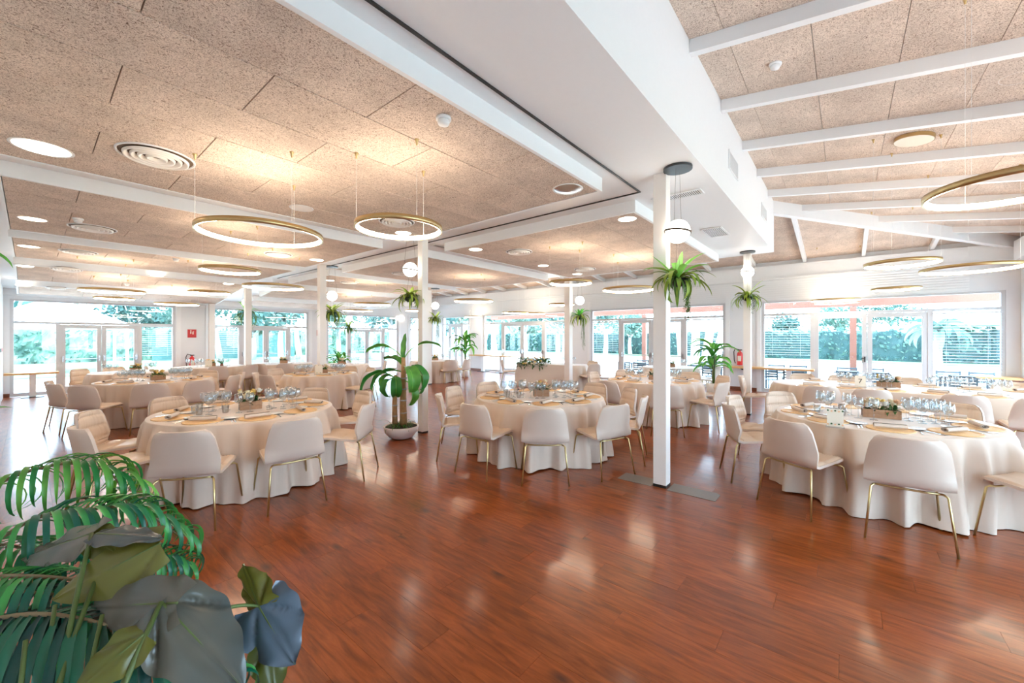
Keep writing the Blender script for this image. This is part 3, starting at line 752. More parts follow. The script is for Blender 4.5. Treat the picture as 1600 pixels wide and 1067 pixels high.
for px, py, lx, t in ((400, 323, .95, 'slot grille in the white band between the first two left ceiling fields'), (791, 411, .9, 'slot grille in the white band behind the middle ceiling field'), (694, 386, .5, 'short slot grille in the white band right of the banana plant post'), (541, 421, .5, 'small slot grille beside the dark canopy disc of the slim post'), (467, 439, .5, 'small slot grille in the white band, far left of the slim post')):
    c = W(px, py, ZS); z_ = ZS + zfar(c.y)
    g = grille(Vector((c.x, c.y, z_ - .001)), lx, .12, t, n=6)
c = W(58, 247, ZS); grille(Vector((c.x, c.y, ZS - .001)), .34, .11, 'white ribbed slot grille beside the large light at top left', n=8, across='y')

# ---------------------------------------------------------------- pendant rings
ZRING = 2.565
def ring(xl, xr, yf, yn, label, k=None, grp='pendant light rings'):
    kk = ZRING - H
    dn, df = FPX * kk / (CY - yn), FPX * kk / (CY - yf)
    p = AT((xl + xr) / 2, CY - FPX * kk / ((dn + df) / 2), (dn + df) / 2)
    t = ((xl + xr) / 2 - CX) / FPX
    D = (xr - xl) * (dn + df) / 2 / FPX / math.sqrt(1 + t * t)
    R = .5 if D > .84 else .36
    r = empty('ring_pendant', (p.x, p.y, ZRING)); tag(r, label, 'pendant light', grp)
    hb = .042
    MB().lathe([(R, -hb / 2), (R + .014, -hb / 2), (R + .014, hb / 2), (R, hb / 2), (R, -hb / 2)], 56, cap=False).build('gold_band', M_gold, r, True)
    MB().lathe([(R - .010, -hb / 2 + .003), (R - .010, hb / 2 - .003), (R - .001, hb / 2 - .003), (R - .001, -hb / 2 + .003), (R - .010, -hb / 2 + .003)], 56, cap=False).build('light_strip', M_strip, r, True)
    a0 = random.random() * 2
    for i in range(3):
        a = a0 + i * 2 * PI / 3; x, y = (R + .004) * math.cos(a), (R + .004) * math.sin(a)
        zc = ceil_z(p.x + x, p.y + y) - ZRING
        MB().tube([(x, y, hb / 2), (x, y, zc - .03)], .0012, 4).build('wire', M_white, r)
        MB().lathe([(.006, -.05), (.010, -.02), (.018, -.004), (.018, .002)], 10, (x, y, zc)).build('ceiling_cup', M_gold, r, True)
    return r
RG = [(310, 510, 385, 340, 'largest gold pendant ring, hanging at left centre'), (560, 688, 372, 337, 'smaller gold pendant ring in front of the banana plant post'),
      (313, 408, 430, 413, 'gold pendant ring hanging directly below and beyond the largest one'), (378, 478, 455, 440, 'gold pendant ring left of the slim basket post'),
      (118, 235, 461, 447, 'gold pendant ring nearest the left windows, far left'), (145, 213, 469, 463, 'small gold pendant ring just under the wide one at far left'),
      (237, 317, 479, 470, 'gold pendant ring low before the left window wall, beside the hanging globe'), (293, 362, 461, 452, 'small gold pendant ring above the fire sign'),
      (858, 925, 448, 434, 'small gold pendant ring around the head of the post behind the centre table'), (940, 1025, 458, 445, 'gold pendant ring between the centre post and the nearest post'),
      (709, 771, 474, 465, 'gold pendant ring right of the banana plant post, farther back'), (1350, 1466, 421, 400, 'small gold pendant ring above the right windows, left of the large one'),
      (1435, 1598, 431, 405, 'large gold pendant ring above the far right window'), (1362, 1438, 456, 446, 'gold pendant ring low above the right door, small in view'),
      (1265, 1345, 474, 462.5, 'gold pendant ring above the right windows, nearest the slatted cladding'), (782, 828, 491, 485, 'small distant pendant ring over the flower garland table'),
      (808, 856, 492, 487, 'distant pendant ring just right of the one over the flower garland table'), (860, 895, 478, 473, 'small distant pendant ring left of the basket on the centre post'),
      (724, 752, 497, 492, 'tiny distant pendant ring before the far corner pillar'), (552, 612, 478, 472, 'distant pendant ring left of the banana plant post'),
      (533, 585, 487.5, 482.5, 'distant pendant ring behind the hanging ivy of the slim post'), (636, 664, 487, 483, 'distant pendant ring half hidden by the banana plant post'), (608, 634, 499, 495, 'tiny far pendant ring before the last left window')]
for q in RG: ring(*q)
# big ring cut by the right edge
kk = ZRING - H; dfar = FPX * kk / (CY - 327)
pc = AT(1590, CY - FPX * kk / (dfar - .45), dfar - .45)
t_ = (1590 - CX) / FPX
def ring_at(p, R, label):
    # reuse builder through an equivalent footprint
    r = empty('ring_pendant', (p.x, p.y, ZRING)); tag(r, label, 'pendant light', 'pendant light rings'); hb = .042
    MB().lathe([(R, -hb / 2), (R + .014, -hb / 2), (R + .014, hb / 2), (R, hb / 2), (R, -hb / 2)], 72, cap=False).build('gold_band', M_gold, r, True)
    MB().lathe([(R - .010, -hb / 2 + .003), (R - .010, hb / 2 - .003), (R - .001, hb / 2 - .003), (R - .001, -hb / 2 + .003), (R - .010, -hb / 2 + .003)], 72, cap=False).build('light_strip', M_strip, r, True)
    for i in range(3):
        a = 2.5 + i * 2 * PI / 3; x, y = R * math.cos(a), R * math.sin(a); zc = ceil_z(p.x + x, p.y + y) - ZRING
        MB().tube([(x, y, hb / 2), (x, y, zc - .03)], .0012, 4).build('wire', M_white, r)
        MB().lathe([(.006, -.05), (.010, -.02), (.018, -.004), (.018, .002)], 10, (x, y, zc)).build('ceiling_cup', M_gold, r, True)
ring_at(pc, .42, 'gold pendant ring cut by the right edge of the picture')

# ---------------------------------------------------------------- leaves
def blade(L, wd, droop=.5, rise=.6, n=10, m=4, fold=.15, wave=0, prof=None, tip=.0, curl=0, phase=0):
    """leaf along +x from the origin, curving down; returns rows for grid"""
    rows = []
    x = z = 0.0; ang = rise
    for i in range(n + 1):
        u = i / n
        if i: x += math.cos(ang) * L / n; z += math.sin(ang) * L / n; ang -= droop * 2.2 / n
        ww = wd * (prof(u) if prof else max(.02, math.sin(PI * min(1, u * .97 + .03)) ** .7 * (1 - .25 * u)))
        r = []
        for j in range(m + 1):
            v = j / m * 2 - 1
            zz = -abs(v) * -fold * ww + wave * math.sin(u * 22 + phase) * abs(v) - curl * v * v * ww
            nx, nz = -math.sin(ang), math.cos(ang)
            r.append((x + nx * zz, v * ww / 2, z + nz * zz))
        rows.append(r)
    return rows
def xf(rows, M): return [[M @ Vector(p) for p in r] for r in rows]
def plant_blades(mb, n, Lr, wr_, base, rise=(.2, 1.2), droop=(.3, 1.0), spread=.02, fold=.2, zoff=0, az=None, nn=8):
    for i in range(n):
        a = (2 * PI * i / n + random.uniform(-.3, .3)) if az is None else random.uniform(*az)
        L = random.uniform(*Lr)
        M = Matrix.Translation(base) @ Matrix.Rotation(a, 4, 'Z') @ Matrix.Translation((spread, 0, zoff))
        mb.grid(xf(blade(L, random.uniform(*wr_), random.uniform(*droop), random.uniform(*rise), n=nn, m=2, fold=fold), M))
# hanging globe with plant basket
me_glob = MB().ball((0, 0, 0), .12, 24, 14).mesh('globe', M_globe, True)
me_band = MB().lathe([(.121, -.011), (.132, -.011), (.132, .007), (.121, .007)], 32, cap=False).mesh('band', M_bronze, True)
me_can = MB().lathe([(.14, 0), (.14, -.025), (.0001, -.026)], 32).mesh('canopy', M_darkmetal)
me_pot = MB().lathe([(.0001, -.085), (.05, -.075), (.092, -.04), (.105, 0), (.098, 0), (.07, -.03)], 20, cap=False).mesh('pot', M_potblack, True)
def hanging(px, d, zg, zp, label, style=0, s=1.0, trail=.45, top=None):
    p = AT(px, 500, d); zc = (ZS + zfar(p.y)) if (p.y > YE and p.x < XE) else ceil_z(p.x, p.y)
    for x0, x1, y0, y1, za, dz in FIELDS:
        if x0 < p.x < x1 and y0 < p.y < y1: zc = ceil_z(p.x, p.y) - .005
    r = empty('globe_planter_pendant', (p.x, p.y, zc)); tag(r, label, 'hanging planter lamp', 'opal globe lamps with hanging plant baskets')
    put('canopy', me_can, r, loc=(0, 0, .014 if p.y > YS else -.001))
    g = put('globe', me_glob, r, loc=(0, 0, zg - zc)); bnd = put('band', me_band, g); bnd.rotation_euler = (.12, .05, 0)
    for sx in (-1, 1): MB().tube([(.06 * sx, 0, -.02), (.124 * sx, 0, zg - zc), (.03 * sx, 0, zg - zc - .17), (.085 * sx, 0, zp - zc)], .0015, 4).build('wire', M_bronze, r)
    put('pot', me_pot, r, loc=(0, 0, zp - zc))
    MB().lathe([(.0001, 0), (.085, 0)], 16, (0, 0, zp - zc - .006), cap=False).build('soil', M_soil, r)
    rnd = random.getstate(); random.seed(hash(label) % 1 + int(px * 7))
    b = Vector((0, 0, zp - zc))
    m = MB(); plant_blades(m, 22, (.24 * s, .40 * s), (.035, .06), b, (-.2, .9), (.6, 1.5)); m.build('strap_leaves', M_strap, r, True)
    m = MB(); plant_blades(m, 9, (.2 * s, .34 * s), (.06, .09), b, (.7, 1.4), (.1, .9), nn=10); m.build('broad_leaves', M_leafy if style == 0 else M_strap, r, True)
    m = MB(); plant_blades(m, 40, (.14 * s, .32 * s), (.012, .026), b, (-.2, 1.2), (.8, 1.6)); m.build('fern_leaves', M_dark, r, True)
    if trail > 0:
        m = MB()
        for k in range(9):
            a = random.uniform(-.8, .8) + (-.9); x, y = .09 * math.cos(a), .09 * math.sin(a); z = zp - zc; L = random.uniform(.5, 1) * trail
            q = [(x, y, z)]
            for i in range(8): x += random.uniform(-.012, .02); y += random.uniform(-.015, .015); q.append((x, y, z - L * (i + 1) / 8))
            m.tube(q, .0012, 3)
            for i in range(int(L / .018)):
                f_ = i * .018 / L * 8; j = min(7, int(f_)); c0 = Vector(q[j]).lerp(Vector(q[j + 1]), f_ - j)
                M = Matrix.Translation(c0) @ Matrix.Rotation(random.uniform(0, 6.3), 4, 'Z')
                m.grid(xf(blade(.03, .014, .6, -.3, n=3, m=2), M))
        m.build('trailing_stems', M_strap if style == 0 else M_dark, r, True)
    random.setstate(rnd)
    return r
hanging(1059, 4.13, 2.69, 2.20, 'opal globe lamp over a large fern basket beside the nearest white post', 0, 1.12, .55)
hanging(641, 6.75, 2.74, 2.27, 'opal globe lamp and dark leafy basket half hidden by the banana plant post', 1, 1.05, .15)
hanging(1168, 8.17, 2.93, 2.42, 'opal globe lamp and leafy basket on the right post before the oak ledge', 1, 1.25, .35)
hanging(519, 9.87, 2.62, 2.22, 'opal globe lamp with spiky basket and long trailing ivy on the slim post', 1, 1.35, .85)
hanging(385, 12.6, 2.70, 2.35, 'opal globe lamp and wide basket on the slim post left of centre', 0, 1.7, .7)
hanging(316, 14.4, 2.62, 2.16, 'opal globe lamp and trailing basket beside the fire sign', 0, 1.3, 1.0)
hanging(906, 10.9, 2.60, 2.16, 'opal globe lamp and yellow-green trailing basket behind the centre table post', 0, 1.2, .95)
hanging(680, 13.1, 2.63, 2.2, 'opal globe lamp and trailing basket just right of the banana plant post', 1, 1.0, .9)
hanging(545, 16.3, 2.35, 2.0, 'farthest opal globe lamp with a small basket before the left windows', 1, 1.4, .3)

# ---------------------------------------------------------------- chair
def make_chair():
    root = empty('dining_chair', (0, 0, 0))
    prof = [(.235, .425, .195), (.225, .447, .205), (.12, .445, .225), (0, .435, .235), (-.10, .430, .245), (-.17, .425, .252), (-.222, .440, .260), (-.250, .49, .262), (-.268, .57, .256), (-.286, .66, .244), (-.304, .75, .228), (-.317, .805, .200), (-.323, .828, .165)]
    # densify
    P = []
    for i in range(len(prof) - 1):
        for k in range(2):
            t = k / 2; P.append(tuple(prof[i][c] * (1 - t) + prof[i + 1][c] * t for c in range(3)))
    P.append(prof[-1]); n = len(P)
    def surf(off, inset, m_=12, ruff=0, lo=0, hi=None, seams=()):
        rows = []; hi = hi or n
        for i in range(lo, hi):
            x, z, w_ = P[i]; x0, z0, _ = P[max(i - 1, 0)]; x1, z1, _ = P[min(i + 1, n - 1)]
            t = Vector((x1 - x0, 0, z1 - z0)).normalized(); nn = Vector((t.z, 0, -t.x))   # towards sitter (up / forward)
            bk = max(0, min(1, (z - .44) / .12)); w_ -= inset
            row = []
            for j in range(m_ + 1):
                v = j / m_ * 2 - 1
                vv = v; e = abs(v) ** 3
                px = x + nn.x * off + (.045 * e + .02 * v * v) * bk * 1.0
                pz = z + nn.z * off + .012 * e * (1 - bk)
                row.append((px, vv * w_, pz))
            rows.append(row)
        return rows
    # outer shell: two skins and edge
    a = surf(0.0, 0); b = surf(.022, .004)
    m = MB(); na = len(a); k = len(a[0])
    m.grid([r[::-1] for r in a]); m.grid(b)
    def rim(pa, pb):
        n0 = len(m.v); m.v += [tuple(p) for p in pa] + [tuple(p) for p in pb]; q = len(pa)
        for i in range(q - 1): m.f.append((n0 + i, n0 + i + 1, n0 + q + i + 1, n0 + q + i))
    rim([r[0] for r in b], [r[0] for r in a]); rim([r[-1] for r in a], [r[-1] for r in b]); rim(a[0], b[0]); rim(b[-1], a[-1])
    m.build('shell', M_leather, root, True)
    # quilted inner pad with ruffles and seams
    rnd = random.Random(4); ph = [rnd.uniform(0, 6) for _ in range(8)]
    def padmesh(i0, i1, name, nseam):
        NI, NJ = 34, 34; rows = []
        for ii in range(NI + 1):
            f_ = i0 + (i1 - i0) * ii / NI; i = min(int(f_), n - 2); t = f_ - i
            x = P[i][0] * (1 - t) + P[i + 1][0] * t; z = P[i][1] * (1 - t) + P[i + 1][1] * t; w_ = P[i][2] * (1 - t) + P[i + 1][2] * t - .014
            tt = Vector((P[i + 1][0] - P[i][0], 0, P[i + 1][1] - P[i][1])).normalized(); nn = Vector((tt.z, 0, -tt.x)); bk = max(0, min(1, (z - .44) / .12))
            s_ = (ii / NI * nseam) % 1.0; d_ = min(s_, 1 - s_) if 0 < ii < NI else 0
            puff = .016 * (1 - math.exp(-d_ * 9)); row = []
            for j in range(NJ + 1):
                v = j / NJ * 2 - 1; e = abs(v) ** 3
                edge = min(1, (1 - abs(v)) * 9) * min(1, min(ii, NI - ii) / 2.0)
                rf_ = .0065 * math.sin(v * 46 + ph[int(ii / NI * nseam) % 8] + 1.3 * math.sin(v * 9 + ii * .2)) * math.exp(-d_ * 3.5)
                off = .020 + (puff + rf_ + .004) * edge
                row.append((x + nn.x * off + (.045 * e + .02 * v * v) * bk, v * w_, z + nn.z * off + .012 * e * (1 - bk)))
            rows.append(row)
        mm = MB(); mm.grid(rows); return mm.build(name, M_pad, root, True)
    padmesh(1.5, 11.2, 'seat_pad', 2); padmesh(12.2, n - 1.6, 'back_pad', 4)
    # brass frame
    r_ = .0085
    for sx, sy in ((1, 1), (1, -1), (-1, 1), (-1, -1)):
        top = (.17 * sx + (-.02 if sx < 0 else 0), .185 * sy, .418); kn = (.205 * sx + (-.02 if sx < 0 else 0), .215 * sy, .405); ft = ((.255 if sx > 0 else -.29), .255 * sy, 0.0)
        MB().tube([top, ((top[0] + kn[0]) / 2, (top[1] + kn[1]) / 2, .4175), kn, ft], r_, 8).build('leg', M_brass, root, True)
    for sx in (1, -1):
        x = .17 * sx + (-.02 if sx < 0 else 0)
        MB().tube([(x, -.185, .418), (x, -.09, .414), (x, .09, .414), (x, .185, .418)], r_, 8).build('cross_tube', M_brass, root, True)
    return root
chair0 = make_chair(); used = [False]
def place_chair(x, y, rz, label, group):
    c = chair0 if not used[0] else copy_tree(chair0); used[0] = True
    c.location = (x, y, 0); c.rotation_euler = (0, 0, rz); tag(c, label, 'chair', group)
    return c

# ---------------------------------------------------------------- table linen
def cloth_mesh(name, mat, seed, R=.9, stretch=0.0, z=.757, flare=.10, seg=200):
    """cloth over a round (or stadium) top, hanging in folds to the floor. stretch: half length of the straight part along y"""
    rnd = random.Random(seed)
    nf = int(2 * PI * R / .30); comps = [(nf + rnd.choice((-3, -1, 0, 1, 2)), rnd.uniform(0, 6.3), 1.0), (nf * 2 - 3, rnd.uniform(0, 6.3), .5), (nf // 2 + 1, rnd.uniform(0, 6.3), .5), (5, rnd.uniform(0, 6.3), .3)]
    def off(a):
        v = sum(am * math.sin(k * a + ph + .5 * math.sin(3 * a + ph)) for k, ph, am in comps) / 1.7
        return v if v > 0 else v * .55 - .12 * v * v
    rows = []
    for r in (.0, .3, .6, .86): rows.append([(r * R, a, z, 0) for a in range(seg)])
    for q in (0, .35, .7, 1): rows.append([(R - .012 + .012 * math.sin(q * PI / 2), a, z - .012 * (1 - math.cos(q * PI / 2)), 0) for a in range(seg)])
    for k in range(1, 13): rows.append([(R, a, z - .012 - (z - .02) * k / 12 * .995, k / 12) for a in range(seg)])
    out = []
    for r in rows:
        o = []
        for rr, ai, zz, dp in r:
            a = 2 * PI * ai / seg; f_ = off(a)
            rad = rr + (dp ** .5) * (flare * .6 + .115 * f_ + .014 * math.sin(9 * a + dp * 7)) if dp > 0 else rr
            zz2 = zz
            if dp >= .99: zz2 = .006 + .012 * max(0, math.sin(6 * a + comps[0][1]))
            x, y = rad * math.cos(a), rad * math.sin(a)
            if stretch: y += stretch * max(-1, min(1, math.sin(a) * 3)) * min(1, rr / R)
            o.append((x, y, max(.004, zz2)))
        out.append(o)
    m = MB(); m.grid(out, closed=True); return m.mesh(name, mat, True)
def table_body(x, y, R, label, stretch=0, rz=0):
    r = empty('banquet_table', (x, y, 0), rz); tag(r, label, 'table', 'folding banquet tables hidden under cloths')
    m = MB(); seg = 32
    lp = [(R * .985 * math.cos(2 * PI * i / seg), R * .985 * math.sin(2 * PI * i / seg) + stretch * max(-1, min(1, 3 * math.sin(2 * PI * i / seg)))) for i in range(seg)]
    m.prism([(a, b, .72) for a, b in lp], [(a, b, .745) for a, b in lp]); m.build('tabletop', M_crate, r)
    for sx, sy in ((1, 1), (1, -1), (-1, 1), (-1, -1)): MB().box(-.02, .02, -.02, .02, 0, .72).build('leg', M_darkmetal, r, loc=(R * .5 * sx, (R * .5 + stretch) * sy, 0))
    return r

# ---------------------------------------------------------------- table ware (shared meshes)
def glass_mesh():
    prof = [(.034, 0), (.033, .002), (.010, .006), (.004, .012), (.0035, .095), (.008, .105), (.026, .115), (.040, .135), (.044, .155), (.041, .185), (.034, .215), (.0328, .2145), (.0395, .185), (.0425, .155), (.0385, .136), (.025, .1165), (.0001, .108)]
    return MB().lathe([(r, z + .001) for r, z in prof], 18).mesh('wine_glass', M_wine, True)
ME_GLASS = glass_mesh()
ME_TUMB = MB().lathe([(.0001, .001), (.028, .001), (.036, .085), (.0345, .085), (.027, .008), (.0001, .008)], 16).mesh('water_tumbler', M_wine, True)
def mat_mesh():
    rows = []
    for i in range(22):
        r = .17 * i / 21; z = .003 + (.0012 if i % 2 else 0) + (.005 if i > 18 else 0)
        rows.append([(r * math.cos(a * PI / 18) * (1 + (.01 if a % 2 and i > 18 else 0)), r * math.sin(a * PI / 18), z) for a in range(36)])
    rows.append([(.171 * math.cos(a * PI / 18), .171 * math.sin(a * PI / 18), .0008) for a in range(36)])
    m = MB(); m.grid(rows, closed=True); return m.mesh('woven_placemat', M_mat, True)
ME_MAT = mat_mesh()
def spiral_roll(L, r0=.012, r1=.032, turns=2.2, flat=.7, th=.0025):
    """napkin rolled up: a spiral sheet, flattened"""
    N = 34; a = []; b = []
    for i in range(N + 1):
        t = i / N; an = t * turns * 2 * PI; r = r0 + (r1 - r0) * t
        a.append((r * math.cos(an), r1 * flat + r * math.sin(an) * flat)); b.append(((r - th) * math.cos(an), r1 * flat + (r - th) * math.sin(an) * flat))
    m = MB(); m.grid([[(-L / 2, y, z) for y, z in a], [(L / 2, y, z) for y, z in a]]); m.grid([[(L / 2, y, z) for y, z in b], [(-L / 2, y, z) for y, z in b]])
    for sx in (-1, 1):
        m.grid([[(sx * L / 2, y, z) for y, z in a], [(sx * L / 2, y, z) for y, z in b]])
    return m
ME_NAP = spiral_roll(.23).mesh('napkin_cloth', M_napkin, True)
ME_NAPIN = MB().lathe([(.0001, -.108), (.0125, -.108), (.0125, .108), (.0001, .108)], 10).mesh('dark_core', M_napin)
def knife():
    m = MB(); m.prism([(-.105, -.008, .001), (.0, -.006, .001), (.095, -.010, .001), (.105, .002, .001), (.0, .006, .001), (-.105, .008, .001)], [(-.105, -.008, .0035), (.0, -.006, .0035), (.095, -.010, .002), (.105, .002, .002), (.0, .006, .0035), (-.105, .008, .0035)]); return m.mesh('knife', M_silver)
def fork():
    m = MB(); m.prism([(-.1, -.008, .001), (.03, -.004, .004), (.03, .004, .004), (-.1, .008, .001)], [(-.1, -.008, .0035), (.03, -.004, .0065), (.03, .004, .0065), (-.1, .008, .0035)])
    m.prism([(.03, -.004, .004), (.055, -.012, .002), (.055, .012, .002), (.03, .004, .004)], [(.03, -.004, .0065), (.055, -.012, .0045), (.055, .012, .0045), (.03, .004, .0065)])
    for k in range(4): y = -.0105 + k * .007; m.box(.055, .1, y - .0015, y + .0015, .002, .0042)
    return m.mesh('fork', M_silver)
ME_KNIFE, ME_FORK = knife(), fork()
ME_PLATE = MB().lathe([(.0001, .002), (.05, .002), (.075, .010), (.082, .012), (.082, .0135), (.05, .005), (.0001, .005)], 28).mesh('bread_plate', M_china, True)
ZT = .7575
def item(me, name, x, y, rz, label, cat, grp, z=ZT):
    o = put(name, me, loc=(x, y, z), rot=(0, 0, rz)); return tag(o, label, cat, grp)
def napkin(x, y, rz, label, grp, z):
    r = empty('rolled_napkin', (x, y, z), rz); tag(r, label, 'napkin', grp); put('cloth_roll', ME_NAP, r); c = put('dark_core', ME_NAPIN, r, loc=(0, 0, .022), rot=(0, PI / 2, 0)); return r

def flower_box(x, y, rz, label, long=False, z=ZT, seed=1, tall=1.0):
    r = empty('flower_box', (x, y, z), rz); tag(r, label, 'flower box', 'wooden crates of flowers on the tables')
    rnd = random.Random(seed); hx, hy, hh = (.11, .06, .10) if not long else (.15, .07, .09)
    for sy in (-1, 1):
        for k in range(2): MB().box(-hx, hx, -.004, .004, 0, hh / 2 - .002).build('plank', M_crate, r, loc=(0, sy * (hy - .004), .001 + k * hh / 2))
    for sx in (-1, 1):
        for k in range(2): MB().box(-.004, .004, -hy + .009, hy - .009, 0, hh / 2 - .002).build('plank', M_crateg, r, loc=(sx * (hx - .005), 0, .001 + k * hh / 2))
    MB().box(-hx + .01, hx - .01, -hy + .01, hy - .01, .001, hh - .015).build('filling', M_soil, r)
    m = MB()
    for i in range(60):
        a = rnd.uniform(0, 6.3); M = Matrix.Translation((rnd.uniform(-hx, hx) * .8, rnd.uniform(-hy, hy) * .8, hh - .02)) @ Matrix.Rotation(a, 4, 'Z')
        m.grid(xf(blade(rnd.uniform(.06, .15) * tall, rnd.uniform(.018, .035), rnd.uniform(.2, 1.0), rnd.uniform(.3, 1.4), n=5, m=2), M))
    m.build('foliage', M_dark, r, True)
    for i in range(11 if not long else 16):
        cx_, cy_ = rnd.uniform(-hx, hx) * .95, rnd.uniform(-hy, hy) * 1.1; R = rnd.uniform(.028, .044); cz = hh + rnd.uniform(.03, .10) * tall
        m = MB()
        m.ball((0, 0, 0), R * .55, 8, 5)
        for k in range(9):
            a = k * 2.4; ti = .3 + .09 * k
            M = Matrix.Translation((0, 0, -R * .5)) @ Matrix.Rotation(a, 4, 'Z')
            m.grid(xf(blade(R * 1.5, R * 1.3, -.6, ti, n=3, m=2, fold=.5), M))
        m.build('flower', M_petal[rnd.randrange(4) if i % 3 else 0], r, True, loc=(cx_, cy_, cz))
        MB().tube([(0, 0, 0), (-cx_ * .3, -cy_ * .3, hh - .02 - cz)], .0015, 4).build('stem', M_stalk, r, loc=(cx_, cy_, cz))
    return r

# table specs: centre, radius, stretch (half length along y), name used in labels, ware detail level, glasses
TB = {
 'A': ((1.64, 5.39), .9, 0, 'the left front table', 2, 24, 9),
 'C': ((4.68, 3.37), .9, 0, 'the centre table', 2, 26, 9),
 'T': ((5.72, -.27), .9, 0, 'the right front table', 2, 24, 9),
 'V': ((9.25, -.82), .78, 1.12, 'the number card table', 1, 30, 12),
 'E': ((7.85, 3.10), .88, 0, 'the table behind the nearest post', 1, 18, 9),
 'B': ((1.61, 10.5), .9, 0, 'the second left table', 1, 30, 8),
 'D': ((4.72, 9.35), .78, 0, 'the slim post table', 1, 16, 7),
 'G': ((3.35, 12.6), .85, 0, 'the far table below the left extinguisher', 0, 12, 0),
 'H': ((.70, 14.2), .8, 0, 'the table by the left glass doors', 0, 12, 0),
 'F': ((6.95, 11.9), .8, 0, 'the far table left of banana plant', 0, 10, 0),
 'I': ((5.30, 14.6), .85, 0, 'the farthest left-wall table', 0, 8, 0),
 'J': ((9.70, 13.2), .85, 0, 'the far table right of banana plant', 0, 6, 0),
 'K': ((10.75, 7.3), .42, .85, 'the flower garland table', 0, 16, 0),
 'L': ((10.7, 4.6), .75, 0, 'the small far right table', 0, 10, 0),
}
def fit_table(k, xl, xr, yn):
    """centre from the rim extents in the photograph (at table height)"""
    R = TB[k][1]; best = None
    for i in range(260):
        d = 4 + i * .05
        for j in range(-10, 11):
            px = (xl + xr) / 2 + j; t = (px - CX) / FPX; X = FW[0] * d + RT[0] * t * d; Y = FW[1] * d + RT[1] * t * d
            ex = []
            for a in range(0, 63, 3):
                x, y = X + R * math.cos(a * .1), Y + R * math.sin(a * .1); dd = FW[0] * x + FW[1] * y; ex.append((CX + FPX * (RT[0] * x + RT[1] * y) / dd, CY + FPX * .85 / dd))
            e = (min(p[0] for p in ex) - xl) ** 2 + (max(p[0] for p in ex) - xr) ** 2 + 4 * (max(p[1] for p in ex) - yn) ** 2
            if best is None or e < best[0]: best = (e, X, Y)
    c = TB[k]; TB[k] = ((best[1], best[2]),) + c[1:]
for k, a in {'E': (946, 1100, 600), 'D': (437, 563, 587), 'G': (270, 380, 577.5), 'H': (130, 282, 583), 'F': (487, 578, 571.5), 'I': (392, 490, 569.5), 'J': (642, 716, 565), 'L': (1000, 1096, 575)}.items(): fit_table(k, *a)
for k, v in TB.items(): print('table', k, [round(q, 2) for q in v[0]])
CLOTHS = {}
for n_, (k, (c, R, st, nm, lvl, ng, nset)) in enumerate(TB.items()):
    table_body(c[0], c[1], R, 'folding table under the cloth of ' + nm, st)
    key = (R, st, n_ % 4)
    if key not in CLOTHS: CLOTHS[key] = cloth_mesh('tablecloth', M_linen if k not in 'JKL' else M_linenw, n_ + 3, R, st)
    o = put('tablecloth', CLOTHS[key], loc=(c[0], c[1], 0), rot=(0, 0, 0 if st else n_ * .7)); tag(o, 'floor-length beige linen cloth on ' + nm, 'tablecloth', 'beige floor-length tablecloths')
